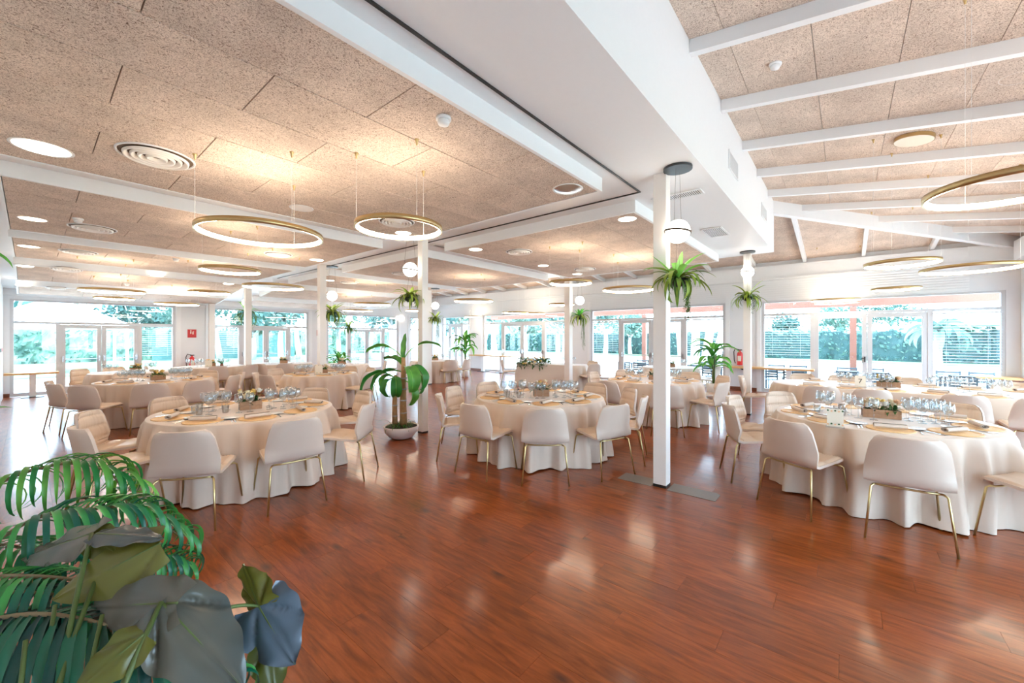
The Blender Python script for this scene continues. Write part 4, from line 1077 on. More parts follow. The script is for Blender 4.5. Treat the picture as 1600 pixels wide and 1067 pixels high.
for k, (c, R, st, nm, lvl, ng, nset) in TB.items():
    rnd = random.Random(ord(k)); cx_, cy_ = c
    d0 = math.hypot(cx_, cy_); fv = Vector((cx_ / d0, cy_ / d0)); rv = Vector((fv.y, -fv.x))   # away from / right of the viewer
    if st: rv, fv = Vector((0, -1)), Vector((1, 0))
    if k != 'K': flower_box(cx_ + rv.x * .02, cy_ + rv.y * .02, math.atan2(rv.y, rv.x) + .12, 'small wooden crate of cream and yellow flowers on ' + nm, k in 'TV', seed=ord(k), tall=1.15 if k in 'AC' else .9) if not st else flower_box(cx_ + .1, cy_ + .25, PI / 2, 'wooden crate of white flowers and greenery on ' + nm, True, seed=5)
    pts = []
    tries = 0; half = .52 if not st else .85 + (st - .9) * .8
    if k == 'K': half = .5
    while len(pts) < ng and tries < 4000:
        tries += 1; side = -1 if len(pts) % 2 else 1
        u = side * rnd.uniform(.20, half); v = rnd.uniform(-.20, .22) if k != 'K' else rnd.uniform(.0, .25)
        if lvl == 2 and len(pts) < 3 and tries < 200: u = rnd.uniform(-.16, .05); v = -.20 - rnd.uniform(0, .04)
        p = Vector((cx_, cy_)) + rv * u + fv * v
        if k == 'K': p = Vector((cx_ + .1, cy_ - .1)) + rv * abs(u) * 1.2 + fv * v
        if all((p - q).length > .083 for q in pts): pts.append(p)
    for i, p in enumerate(pts): item(ME_GLASS if i % 6 != 5 or lvl < 2 else ME_TUMB, 'wine_glass' if i % 6 != 5 or lvl < 2 else 'water_tumbler', p.x, p.y, rnd.uniform(0, 6), ('empty clear wine glass grouped in the middle of ' if i % 6 != 5 or lvl < 2 else 'short clear water tumbler among the wine glasses on ') + nm, 'glass', ('wine glasses on ' if i % 6 != 5 or lvl < 2 else 'tumblers on ') + nm)
    if nset:
        for i in range(nset):
            a = 2 * PI * i / nset + math.atan2(-fv.y, -fv.x) + .12
            if st:
                u = (i % 6 - 2.5) / 2.5 * (st + .15); sd = -1 if i < 6 else 1; px_, py_ = cx_ + sd * (R - .22), cy_ + u; ang = PI if sd < 0 else 0
            else: px_, py_ = cx_ + (R - .21) * math.cos(a), cy_ + (R - .21) * math.sin(a); ang = a
            item(ME_MAT, 'woven_placemat', px_, py_, ang, 'round woven gold placemat at the edge of ' + nm, 'placemat', 'woven placemats on ' + nm, ZT)
            napkin(px_, py_, ang + PI / 2 + rnd.choice((-.5, .3, .9, .1)), 'rolled taupe napkin lying on a gold placemat on ' + nm, 'rolled napkins on ' + nm, ZT + .009)
            tx, ty = -math.sin(ang), math.cos(ang)
            if lvl >= 1:
                item(ME_KNIFE, 'knife', px_ + tx * .20, py_ + ty * .20, ang, 'steel knife beside a placemat on ' + nm, 'knife', 'knives on ' + nm)
                item(ME_FORK, 'fork', px_ - tx * .20, py_ - ty * .20, ang + PI, 'steel fork beside a placemat on ' + nm, 'fork', 'forks on ' + nm)
            if lvl == 2: 
                item(ME_FORK, 'fork', px_ - tx * .225, py_ - ty * .225, ang + PI, 'steel fork beside a placemat on ' + nm, 'fork', 'forks on ' + nm)
                item(ME_PLATE, 'bread_plate', px_ - math.cos(ang) * .16 - tx * .22, py_ - math.sin(ang) * .16 - ty * .22, 0, 'small white bread plate inside the ring of placemats on ' + nm, 'plate', 'bread plates on ' + nm)

# ---------------------------------------------------------------- chairs round the tables (backrest top pixel -> place)
CH = [
 ('A', 283, 677, 'its back to the camera, left of two'), ('A', 470, 656, 'its back to the camera, right of two'), ('A', 137, 668, 'seen from the side just above the palm fronds'),
 ('A', 188, 642, 'quilted front behind the side-on one'), ('A', 299, 624, 'far side, quilted top left of the glasses'), ('A', 461, 614, 'far side, top right of the glasses'),
 ('A', 556, 614, 'quilted front showing, at the far right side'), ('A', 572, 631, 'side-on, pale back turned away, at the right side'),
 ('C', 752, 630, 'left of the three with backs to the camera'), ('C', 851, 637, 'middle of the three with backs to the camera'), ('C', 948, 630, 'right of the three with backs to the camera'),
 ('C', 702, 617, 'side-on at the far left'), ('C', 719, 606, 'quilted front showing at the left'), ('C', 769, 599, 'on the far side, left'), ('C', 920, 601, 'on the far side, right'),
 ('C', 981, 608, 'quilted front showing at the right'), ('C', 994, 620, 'side-on at the far right'),
 ('T', 1228, 658, 'leftmost with its back to the camera'), ('T', 1416, 680, 'wide back toward the camera, middle'), ('T', 1690, 690, 'seat cut by the right picture edge'),
 ('T', 1140, 632, 'side-on at the left, nearer of the pair'), ('T', 1157, 621, 'quilted front, farther of the left pair'), ('T', 1231, 616, 'quilted top of the back showing, far left side'), ('T', 1487, 632, 'far side, rounded top behind the glasses'),
 ('V', 1283, 601, 'leftmost with its back to the camera'), ('V', 1345, 605, 'back to camera, second from left'), ('V', 1500, 614, 'broad rounded back, middle'), ('V', 1588, 617, 'back to camera, near right edge'),
 ('V', 1265, 588, 'quilted front showing at the left end'), ('V', 1232, 591, 'thin and side-on at the left end'), ('V', 1317, 588, 'on the far side, left'), ('V', 1412, 589, 'on the far side, middle'), ('V', 1572, 588, 'on the far side, near the oak ledge'),
 ('B', 125, 604, 'tan back to the camera, at the left'), ('B', 90, 600, 'side-on at the far left'), ('B', 123, 594, 'on the far left side, partly hidden'), ('B', 166, 579, 'tan back on the far side, left'), ('B', 230, 603, 'grey back to the camera, in the middle'),
 ('B', 303, 596, 'pale back to the camera, at the right'), ('B', 333, 584, 'quilted front showing at the right'), ('B', 354, 587, 'side-on pale back at the far right'), ('B', 293, 583, 'on the far side, right'),
 ('H', 142, 577, 'on the far side, left'), ('H', 188, 575, 'on the far side, right'),
 ('G', 339, 573, 'broad tan back to the camera'), ('G', 396, 570, 'right of the slim post'), ('G', 283, 573, 'low at the left side'),
 ('D', 398, 583, 'thin and side-on at the left'), ('D', 438, 584, 'tan back to the camera'), ('D', 423, 576, 'quilted front showing at the left'), ('D', 526, 580, 'white back right of the slim post'), ('D', 547, 573, 'quilted front showing at the right'), ('D', 561, 574, 'side-on white back at the right'),
 ('F', 580, 565, 'white back at the right side'), ('F', 531, 571, 'tan back to the camera'), ('I', 404, 569, 'at the left side'), ('I', 424, 569, 'near side, left'), ('I', 470, 569.5, 'near side, right'),
 ('J', 702, 562.5, 'back to the camera'), ('J', 722, 561, 'side-on at the right'), ('J', 656, 561, 'at the left, behind the post'),
 ('K', 787, 563, 'alone at the left end'), ('K', 917, 568, 'pale back right of the post'), ('K', 928, 564.5, 'tan, right of the post, farther'),
 ('E', 946, 596, 'pale back, left side'), ('E', 936, 582, 'quilted front showing at the left'), ('E', 957, 574, 'thin and side-on on the far side'), ('E', 979, 571, 'quilted front on the far side'), ('E', 1043, 603, 'split by the post'),
 ('E', 1126, 598, 'side-on white back at the right, nearest'), ('E', 1136, 588, 'tan quilted front at right'), ('E', 1083, 582, 'far side, right'), ('L', 1120, 573, 'white back at the right side'), ('L', 1083, 570.5, 'tan back on the far side'),
]
PL_ = []
for k, px, py, desc in CH:
    c, R, st, nm, *_ = TB[k]; p = W(px, py, .82)
    if px > 1650: p = Vector((c[0] - .98, c[1] - 1.12, .82))
    cy_ = c[1]
    if st: cy_ = c[1] + max(-st, min(st, p.y - c[1]))
    v = Vector((p.x - c[0], p.y - cy_)); r = v.length; a = math.atan2(v.y, v.x)
    lo, hi = R + .56, R + .78
    r = max(lo, min(hi, r))
    best = None
    for da in [0] + [s * q * .04 for q in range(1, 22) for s in (1, -1)]:
        x, y = c[0] + (r - .30) * math.cos(a + da), cy_ + (r - .30) * math.sin(a + da)
        if all(math.hypot(x - q[0], y - q[1]) > .56 for q in PL_) and all(math.hypot(x - q[0], y - q[1]) > .42 for q in POSTS.values()) and all(kk_ == k or math.hypot(x - t2[0][0], y - t2[0][1]) > t2[1] + .33 or t2[2] for kk_, t2 in TB.items()):
            best = (x, y, a + da); break
    if best is None: print('chair dropped', k, px, py); continue
    x, y, aa = best; PL_.append((x, y))
    rz = aa + PI + random.uniform(-.12, .12)
    side = 'beige quilted chair on thin brass legs at %s, %s' % (nm.replace('the ', '', 1), desc)
    words = side.split()
    lab = 'beige chair at %s, %s' % (nm, desc)
    place_chair(x, y, rz, lab, 'beige chairs round ' + nm)
print('chairs', len(PL_))

# ---------------------------------------------------------------- table cards, garland
def text(body, size, mat, parent, loc, rot, name='lettering', ext=.0004):
    c = bpy.data.curves.new(name, 'FONT'); c.body = body; c.size = size; c.align_x = 'CENTER'; c.align_y = 'CENTER'; c.extrude = ext
    t_ = bpy.data.objects.new(name, c); COL.objects.link(t_); dg = bpy.context.evaluated_depsgraph_get(); me = bpy.data.meshes.new_from_object(t_.evaluated_get(dg)); me.materials.clear(); me.materials.append(mat); bpy.data.objects.remove(t_)
    o = bpy.data.objects.new(name, me); COL.objects.link(o); o.parent = parent; o.location = loc; o.rotation_euler = rot
    return o
def card(x, y, label, word=None, floral=False, wd=.14, ht=.19, z=ZT):
    ang = math.atan2(-y, -x)   # face the front of the room
    r = empty('table_card', (x, y, z), ang + PI / 2); tag(r, label, 'table card')
    MB().prism([(-wd / 2, .0, .012), (wd / 2, .0, .012), (wd / 2, .004, .012), (-wd / 2, .004, .012)], [(-wd / 2, .03, ht), (wd / 2, .03, ht), (wd / 2, .034, ht), (-wd / 2, .034, ht)]).build('card', M_paper, r)
    MB().box(-wd / 2 - .01, wd / 2 + .01, -.02, .05, .001, .012).build('stand', M_crateg, r)
    if word: text(word, .11, M_ink, r, (0, .012, ht * .52), (PI / 2 - .16, 0, 0), 'number')
    if floral:
        for i in range(10):
            u = (i % 5 / 4 - .5) * wd * .9; v = .03 if i < 5 else ht - .02
            MB().lathe([(.0001, 0), (.008, .001)], 8, cap=False).build('printed_leaf', M_dark if i % 2 else M_petal[2], r, loc=(u, .0285 * v / ht - .003, v + (i % 2) * .006), rot=(PI / 2 - .16, 0, 0))
    return r
v = TB['V'][0]; card(v[0] - .28, v[1] + .62, 'cream table card with the number 7 on the long table', '7', z=ZT)
v = TB['T'][0]; p = W(1305, 668, .76); card(p.x, p.y, 'cream card with a printed floral border on the right front table', floral=True, wd=.12, ht=.17)
v = TB['D'][0]; p = W(484, 579, .76); card(v[0] - .15, v[1] - .2, 'cream card standing between the glasses behind the slim basket post', floral=True, wd=.16, ht=.22)
v = TB['G'][0]; card(v[0] - .1, v[1] - .3, 'small cream card on the table below the left fire extinguisher', floral=True, wd=.16, ht=.2)
# garland hanging over the front of the back table
kc = TB['K'][0]
r = empty('flower_garland', (kc[0] - .26, kc[1] + .45, ZT)); tag(r, 'garland of cream roses and dark greenery draped over the back table edge', 'flowers')
m = MB(); rnd = random.Random(3)
for i in range(320):
    a = rnd.uniform(0, 6.3); y = rnd.uniform(-.62, .62); x = rnd.uniform(-.25, .12); z = .04 + .10 * rnd.random() - max(0, -x - .08) * 1.2
    M = Matrix.Translation((x, y, max(-.2, z))) @ Matrix.Rotation(a, 4, 'Z'); m.grid(xf(blade(rnd.uniform(.10, .22), rnd.uniform(.03, .06), 1.0, rnd.uniform(.1, 1.2), n=5, m=2), M))
m.build('foliage', M_dark, r, True)
for i in range(26):
    y = rnd.uniform(-.5, .5); x = rnd.uniform(-.26, .1); z = .14 + .06 * rnd.random() - max(0, -x - .08) * 1.0
    m = MB(); R = .05; m.ball((0, 0, 0), R * .6, 8, 5)
    for k in range(8): m.grid(xf(blade(R * 1.4, R * 1.2, -.6, .3 + .1 * k, n=3, m=2, fold=.5), Matrix.Translation((0, 0, -R * .5)) @ Matrix.Rotation(k * 2.4, 4, 'Z')))
    m.build('flower', M_petal[(0, 3, 1, 0)[i % 4]], r, True, loc=(x, y, z))

# ---------------------------------------------------------------- potted plants
def banana(x, y):
    r = empty('potted_banana_plant', (x, y, 0)); tag(r, 'banana plant with twin brown stems in a round cream bowl pot', 'potted plant')
    MB().lathe([(.0001, 0), (.13, .0), (.19, .03), (.25, .10), (.275, .19), (.265, .20), (.245, .185), (.0001, .180)], 36).build('pot', M_pot, r, True)
    MB().lathe([(.0001, .012), (.245, .0)], 24, (0, 0, .186), cap=False).build('soil', M_soil, r)
    rv = Vector((RT[0], RT[1], 0))
    s1 = rv * -.10; s2 = rv * .035
    m = MB(); m.tube([s1 + Vector((0, 0, .18)), s1 + Vector((0, .01, .5)), s1 + Vector((0, 0, .82)), s1 + rv * .01 + Vector((0, 0, 1.0))], .045, 12, .028)
    m.build('stem', M_trunk, r, True)
    m = MB(); m.tube([s2 + Vector((0, 0, .18)), s2 + Vector((0, .01, .6)), s2 + Vector((0, 0, 1.0)), s2 + rv * .0 + Vector((0, 0, 1.28))], .06, 12, .03)
    m.build('stem', M_trunk, r, True)
    # ring scars on the stems
    for s_, zs_, rr in ((s1, (.35, .52, .7), .043), (s2, (.4, .6, .78, .95), .055)):
        for z in zs_: MB().lathe([(rr - .004, -.01), (rr + .003, 0), (rr - .004, .01)], 12, tuple(s_ + Vector((0, 0, z))), cap=False).build('leaf_scar', M_bark, r, True)
    def lf(base, side, L, wd, rise, droop, depth=0, pet=.15, ph=0, mat=M_banana):
        # side: angle in the plane seen from the front (0 right, pi left); depth turns it towards / away
        d = (rv * math.cos(side) + Vector((FW[0], FW[1], 0)) * math.sin(side)).normalized(); az = math.atan2(d.y, d.x)
        M = Matrix.Translation(base) @ Matrix.Rotation(az, 4, 'Z')

        n = 18; rows = blade(pet + L, wd, droop, rise, n=n, m=6, fold=.3, wave=.006, phase=ph, prof=lambda u: max(.03, 0.03 if u < pet / (pet + L) else math.sin(PI * min(1, (u - pet / (pet + L)) / (1 - pet / (pet + L)) * .96 + .04)) ** .55))
        m = MB(); m.grid(xf(rows, M)); o = m.build('leaf', mat, r, True)
        mid_ = [M @ (Vector(q[3]) + Vector((0, 0, -.003))) for q in rows]; mm = MB(); mm.tube(mid_, .009, 6, .002); q = mm.build('midrib', M_leafy, o, True)
        return o
    t1 = s1 + Vector((0, 0, .95)); t2 = s2 + Vector((0, 0, 1.22))
    lf(t2, PI * .98, .42, .13, 1.15, .9, pet=.32); lf(t2, 0.05, .40, .11, 1.25, .85, pet=.34)
    lf(t2 + Vector((0, 0, -.05)), 1.2, .45, .10, 1.5, .05, pet=.05); lf(t2 + Vector((0, 0, -.12)), -.3, .50, .20, .55, 1.35, pet=.15)
    lf(t2 + Vector((0, 0, -.16)), -.9, .55, .22, .7, 1.5, pet=.12); lf(t2 + Vector((0, 0, -.2)), .4, .42, .17, .3, 1.2, pet=.14)
    lf(t2 + Vector((0, 0, -.1)), PI * .85, .38, .16, .9, .6, pet=.08); lf(t2 + Vector((0, 0, -.18)), PI * 1.05, .55, .16, .45, .95, pet=.12)
    lf(t1, PI * 1.08, .58, .17, .75, 1.15, pet=.14); lf(t1, PI * .9, .30, .13, .7, 1.3, pet=.1); lf(t1 + Vector((0, 0, .02)), -1.2, .42, .17, .2, 1.5, pet=.08)
    lf(t2 + Vector((0, 0, -.3)), -.5, .45, .17, -.1, 1.2, pet=.10); lf(t1, PI * 1.3, .35, .15, .2, 1.4, pet=.1)
    m = MB(); rnd = random.Random(9)
    for i in range(70):
        a = rnd.uniform(0, 6.3); M = Matrix.Translation((rnd.uniform(.02, .17) * math.cos(a), rnd.uniform(.02, .17) * math.sin(a), .19)) @ Matrix.Rotation(a, 4, 'Z')
        m.grid(xf(blade(rnd.uniform(.12, .34 if i % 9 == 0 else .2), .018, rnd.uniform(.9, 1.5), rnd.uniform(.5, 1.3), n=7, m=2), M))
    m.build('ground_grass', M_strap, r, True)
pb = W(627, 684); banana(pb.x, pb.y)
def leafy_pot(px, ztop_px, d, label, s=1.0, seed=1):
    p = AT(px, 500, d); r = empty('potted_leafy_plant', (p.x, p.y, 0)); tag(r, label, 'potted plant')
    MB().lathe([(.0001, 0), (.14, 0), (.19, .42), (.18, .43), (.165, .40), (.0001, .395)], 28).build('pot', M_white if False else M_china, r, True)
    MB().lathe([(.0001, .01), (.165, 0)], 20, (0, 0, .398), cap=False).build('soil', M_soil, r)
    rnd = random.Random(seed); m = MB()
    for k in range(5):
        a = k * 1.3; m.tube([(0.02 * math.cos(a), .02 * math.sin(a), .4), (.03 * math.cos(a), .03 * math.sin(a), .75 * s), (.07 * math.cos(a), .07 * math.sin(a), 1.0 * s)], .014, 6, .008)
    m.build('stems', M_stalk, r, True)
    for i in range(26):
        a = rnd.uniform(0, 6.3); z = rnd.uniform(.65, 1.15) * s; M = Matrix.Translation((.04 * math.cos(a), .04 * math.sin(a), z)) @ Matrix.Rotation(a, 4, 'Z')
        m = MB(); m.grid(xf(blade(rnd.uniform(.4, .62) * s, rnd.uniform(.09, .15) * s, rnd.uniform(.5, 1.1), rnd.uniform(.3, 1.35), n=10, m=4, fold=.25, wave=.004), M)); m.build('leaf', M_leafy if i % 4 else M_banana, r, True)
    return r
leafy_pot(1115, 530, 10.3, 'bright green leafy plant beside the right oak ledge', 1.15, 2)
leafy_pot(727, 530, 16.2, 'bright green leafy plant before the far corner pillar', 1.35, 5)
leafy_pot(530, 560, 14.0, 'dark green bushy plant behind the table left of the banana plant', .9, 8)
# small plants on far tables
def mini_plant(k, dx, dy, label):
    c = TB[k][0]; r = empty('small_potted_plant', (c[0] + dx, c[1] + dy, ZT)); tag(r, label, 'potted plant')
    MB().lathe([(.0001, 0), (.035, 0), (.045, .07), (.04, .07), (.0001, .065)], 14).build('pot', M_terra, r, True)
    m = MB(); plant_blades(m, 14, (.10, .2), (.02, .035), Vector((0, 0, .065)), (.6, 1.5), (.1, .8)); m.build('leaves', M_dark, r, True)
mini_plant('G', .25, -.15, 'small dark plant in a terracotta pot on the table below the fire extinguisher')
mini_plant('J', -.15, .1, 'small plant in a terracotta pot on the far table beside the post')

# ---------------------------------------------------------------- fire extinguishers, signs, ledges
def extinguisher(x, y, z, rz, label, holder=True):
    r = empty('fire_extinguisher', (x, y, z), rz); tag(r, label, 'fire extinguisher')
    MB().lathe([(.0001, 0), (.07, .0), (.075, .015), (.075, .33), (.06, .38), (.025, .41), (.02, .44), (.0001, .44)], 20).build('cylinder', M_red, r, True)
    MB().box(-.015, .015, -.06, .05, .44, .47).build('valve_handle', M_black, r); MB().tube([(0, .02, .46), (0, .12, .50), (0, .16, .40), (0, .15, .15), (0, .12, .05)], .013, 8).build('hose', M_black, r, True)
    MB().box(-.078, -.0755, -.045, .045, .12, .28).build('label_plate', M_paper, r)
    return r
extinguisher(on_y(300, 16.92), 16.92, 1.6 - (573 - CY) * 14.4 / FPX, PI / 2, 'red fire extinguisher on the wall under the red evacuation sign')
q = on_x(1156, 13.66); extinguisher(13.66, q, .765, 0, 'red fire extinguisher standing above the right oak ledge')
r = empty('phone_holder', (13.72, on_x(1161, 13.66), .66)); tag(r, 'small black fitting under the oak ledge below the right fire extinguisher', 'wall fitting')
MB().lathe([(.0001, -.05), (.05, -.04), (.09, 0), (.09, .02), (.0001, .02)], 14).build('body', M_black, r, True)
def sign(px, py, wd, ht, label, kind):
    X = on_y(px, YW - .01); d = FW[0] * X + FW[1] * YW; z = H + (CY - py) * d / FPX
    r = empty('wall_sign', (X, YW - .004, z)); tag(r, label, 'sign')
    MB().box(-wd / 2, wd / 2, -.004, 0, -ht / 2, ht / 2).build('board', M_signred if kind else M_red, r)
    if kind == 1:   # white pictogram: figure and extinguisher
        MB().box(-.05, -.015, -.0055, -.004, -.01, .07).build('pictogram', M_paper, r); MB().lathe([(.0001, 0), (.02, .001)], 12, cap=False).build('pictogram', M_paper, r, loc=(-.033, -.0055, .095), rot=(PI / 2, 0, 0))
        MB().box(.01, .045, -.0055, -.004, -.03, .055).build('pictogram', M_paper, r); MB().box(.02, .055, -.0055, -.004, .06, .075).build('pictogram', M_paper, r)
    if kind == 2:
        MB().prism([(-.06, -.0055, -.05), (.06, -.0055, -.05), (.06, -.0055, .0), (-.06, -.0055, .0)][::-1], [(-.06, -.004, -.05), (.06, -.004, -.05), (.06, -.004, .0), (-.06, -.004, .0)][::-1]).build('pictogram', M_paper, r)
        MB().box(.005, .04, -.0055, -.004, .0, .06).build('pictogram', M_paper, r)
    return r
sign(300, 521, .24, .28, 'red square safety sign with white pictograms between the left windows', 1)
sign(498, 520, .16, .24, 'small red and white safety sign left of the slim basket post', 2)
# picture panel and red switch at the extreme left edge
r = empty('notice_panel', (X0 + .004, 15.2, 1.32)); tag(r, 'cream notice panel with a small red mark at the left edge', 'panel')
MB().box(0, .02, -.9, .9, -.36, .30).build('board', M_paper, r); MB().box(.02, .026, -.1, .7, -.06, .02).build('red_mark', M_red, r); MB().box(.02, .026, -.5, -.1, -.06, .02).build('black_mark', M_black, r)
def ledge(x0, x1, y0, y1, z, label, legs):
    r = empty('wall_ledge', ((x0 + x1) / 2, (y0 + y1) / 2, z)); tag(r, label, 'ledge'); c = Vector(r.location)
    MB().box(x0 - c.x, x1 - c.x, y0 - c.y, y1 - c.y, -.05, 0).build('board', M_oak, r)
    for lx, ly in legs: MB().box(lx - .06 - c.x, lx + .06 - c.x, ly - .06 - c.y, ly + .06 - c.y, -z + .02, -.051).build('leg', M_grille if False else M_white, r); MB().box(lx - .2 - c.x, lx + .2 - c.x, ly - .2 - c.y, ly + .2 - c.y, -z, -z + .015).build('foot_plate', M_darkmetal, r)
    return r
yl = 16.75; xa, xb = on_y(6, yl), on_y(92, yl)
ledge(X0 + .02, xb, 16.55, 16.9, .66, 'oak ledge on one white leg along the far left window', [(on_y(51, yl), yl)])
ledge(13.35, XW - .01, on_x(1272, 13.45), on_x(1137, 13.45), .735, 'oak ledge with the fire extinguisher on the right window wall', [(13.5, 1.2)])
ledge(13.35, XW - .01, Y0 + .05, on_x(1530, 13.45), .735, 'oak ledge running to the right edge of the picture', [])
ledge(13.35, XW - .01, on_x(800, 13.45), on_x(735, 13.45), .78, 'pale ledge on legs before the far corner window', [(13.55, on_x(755, 13.55)), (13.55, on_x(783, 13.55))])
yo = on_y(290, YW - .2); ledge(yo, on_y(318, YW - .2), YW - .3, YW - .005, .52 + .1, 'short oak shelf below the left fire extinguisher', [])
r = empty('wall_socket', (XW - .006, on_x(1161, XW), .32)); tag(r, 'double white wall socket below the right fire extinguisher', 'socket')
MB().box(-.006, 0, -.09, .09, -.045, .045).build('plate', M_white, r)
for s_ in (-1, 1): MB().box(-.009, -.006, s_ * .045 - .03, s_ * .045 + .03, -.03, .03).build('outlet', M_grille, r)

# ---------------------------------------------------------------- foreground plants at the lower left
def big_leaf(root, base, tip, nrm, wd, mat, name='leaf', n=56, m=24, fold=.10, droop=.12, vein=.010, lobe=.25, curlup=0, seed=0, edge=.012):
    """heart shaped leaf; base = stalk joint, tip = leaf tip, nrm = face normal hint"""
    base, tip, nrm = Vector(base), Vector(tip), Vector(nrm); ax = tip - base; L = ax.length; ax.normalize()
    sd = ax.cross(nrm).normalized(); up = sd.cross(ax).normalized(); rows = []
    rnd = random.Random(seed); p1, p2 = rnd.uniform(0, 6), rnd.uniform(0, 6)
    for i in range(n + 1):
        u = i / n; prow = []
        hw = wd / 2 * (math.sin(PI * min(1, (u * .93 + .07)) ** .62) ** .75) if u < 1 else .002
        hw *= 1 + .045 * math.sin(u * 21 + p1)
        for j in range(m + 1):
            v = j / m * 2 - 1; av = abs(v)
            th_ = math.atan2(v * hw, u * L * .8 + .03 * L); pl = (abs(math.sin(th_ * 4.5)) ** .6 - .6) * min(1, (abs(v * hw) + u * L * .5) / (.22 * L)) * min(1, av * 3)
            back = -lobe * L * (av ** 1.3) * (1 - u) ** 2 * 1.0          # rear lobes
            x = u * L + back + .10 * L * av * (1 - u) * u
            ridge = pl * vein * 2.6
            z = -droop * L * u * u - fold * abs(v * hw) * 2 + ridge + edge * math.sin(u * 17 + p2 + (1 if v > 0 else 3)) * av ** 3 + curlup * (v * hw) * 1.0
            prow.append(base + ax * x + sd * (v * hw) + up * z)
        rows.append(prow)
    mb = MB(); mb.grid(rows); o = mb.build(name, mat, root, True)
    mid_ = [rows[i][m // 2] + up * -.002 for i in range(n + 1)]
    mm = MB(); mm.tube(mid_, .003, 6, .001); mm.build('midrib', M_stalk, o, True)
    return o
r1 = empty('elephant_ear_plant', (.02, .82, 0)); tag(r1, 'large satin-leaved elephant ear plant in the lower left corner', 'potted plant')
r1.location = (0, 0, 0); org1 = AT(25, 1300, .85)
def stalk(root, a, b, c, r=.009, mat=M_stalk): 
    m = MB(); pts = []
    for i in range(11):
        t = i / 10; pts.append((1 - t) ** 2 * Vector(a) + 2 * t * (1 - t) * Vector(b) + t * t * Vector(c))
    m.tube(pts, r * 1.0, 8, r * .5); return m.build('stalk', mat, root, True)
CAMP = Vector((0, 0, H)); UP = Vector((0, 0, 1)); FWV = Vector((FW[0], FW[1], 0)); RTV = Vector((RT[0], RT[1], 0))
potc = Vector((-.05, .80, 0)); potc.x = max(potc.x, X0 + .24)
MB().lathe([(.0001, 0), (.15, 0), (.19, .34), (.18, .35), (.165, .33), (.0001, .33)], 28, tuple(potc)).build('pot', M_pot, r1, True)
MB().lathe([(.0001, .01), (.165, 0)], 20, tuple(potc + Vector((0, 0, .335))), cap=False).build('soil', M_soil, r1)
pb0 = potc + Vector((0, 0, .33))
# nearest grey-satin leaf: joint near (275,925), tip near (372,1062), wide to (125,940)
b_ = AT(252, 940, .80); t_ = AT(380, 1072, .76)
o = big_leaf(r1, b_, t_, (UP * .75 - FWV * .55 + RTV * .25), .145, M_aloc, seed=1, lobe=.04, droop=.08, fold=.16, vein=.010, edge=.006)
stalk(r1, pb0, pb0 + Vector((0, .03, .45)), b_)
# its upper-left lobe reaching (120,945)
b2 = AT(275, 942, .795); t2_ = AT(122, 948, .86)
big_leaf(r1, b2, t2_, (UP * .6 - FWV * .8), .105, M_aloc, seed=2, lobe=.1, droop=.03, fold=.1, name='leaf_lobe', vein=.004, edge=.004)
# leaf at (360-470, 880-1067): olive upper half, blue lower half
b3 = AT(404, 947, .98); stalk(r1, AT(300, 985, .84), AT(345, 938, .92), b3, .006)
big_leaf(r1, b3, AT(378, 882, 1.0), (-FWV * .8 + RTV * -.3 + UP * .2), .10, M_aloc2, seed=3, lobe=.12, droop=.0, fold=.15, name='leaf', vein=.005, edge=.005)
big_leaf(r1, b3, AT(458, 1040, .93), (UP * .5 - FWV * .8), .15, M_aloc3, seed=4, lobe=.15, droop=.05, fold=.10, name='leaf', vein=.006, edge=.006)
big_leaf(r1, AT(420, 1000, .97), AT(430, 1085, .93), (-FWV * .7 + RTV * .5), .09, M_aloc2, seed=5, lobe=.1, droop=0, name='leaf', vein=.004, edge=.004)
# brown leaf at (30-145, 825-880) and its right half (145-250, 828-855)
b4_ = AT(143, 833, .93); stalk(r1, pb0, pb0 + Vector((.02, .05, .5)), b4_, .008)
big_leaf(r1, b4_, AT(28, 872, .98), (UP * .75 - FWV * .6), .095, M_aloc, seed=6, lobe=.1, droop=.02, fold=.14, vein=.003, edge=.005)
big_leaf(r1, AT(150, 833, .93), AT(252, 836, .88), (UP * .9 - FWV * .35), .06, M_aloc, seed=7, lobe=.05, droop=.04, fold=.12, vein=.002, edge=.003)
big_leaf(r1, AT(140, 838, .94), AT(178, 862, .90), (UP * .5 - FWV * .8), .075, M_aloc2, seed=8, lobe=.1, droop=.0, vein=.003, edge=.003)
# olive leaf (80-250, 850-940)
b5 = AT(250, 848, .90); big_leaf(r1, b5, AT(76, 938, .84), (UP * .45 - FWV * .8 - RTV * .1), .125, M_aloc2, seed=9, lobe=.02, droop=.03, fold=.16, vein=.003, edge=.004)
stalk(r1, pb0, pb0 + Vector((-.02, .05, .5)), AT(150, 905, .87), .008)
# lower dark olive leaf (130-220, 990-1067)
big_leaf(r1, AT(225, 990, .76), AT(110, 1085, .68), (UP * .4 - FWV * .8), .08, M_aloc2, seed=10, lobe=.05, droop=.05, vein=.003, edge=.004)
for e_, k_ in (((86, 945), .82), ((160, 960), .80), ((40, 1000), .75), ((210, 1005), .76)):
    stalk(r1, pb0 + Vector((.02 * k_, 0, 0)), (pb0 + AT(e_[0], e_[1], k_)) / 2 + Vector((0, 0, .12)), AT(e_[0], e_[1], k_), .007)

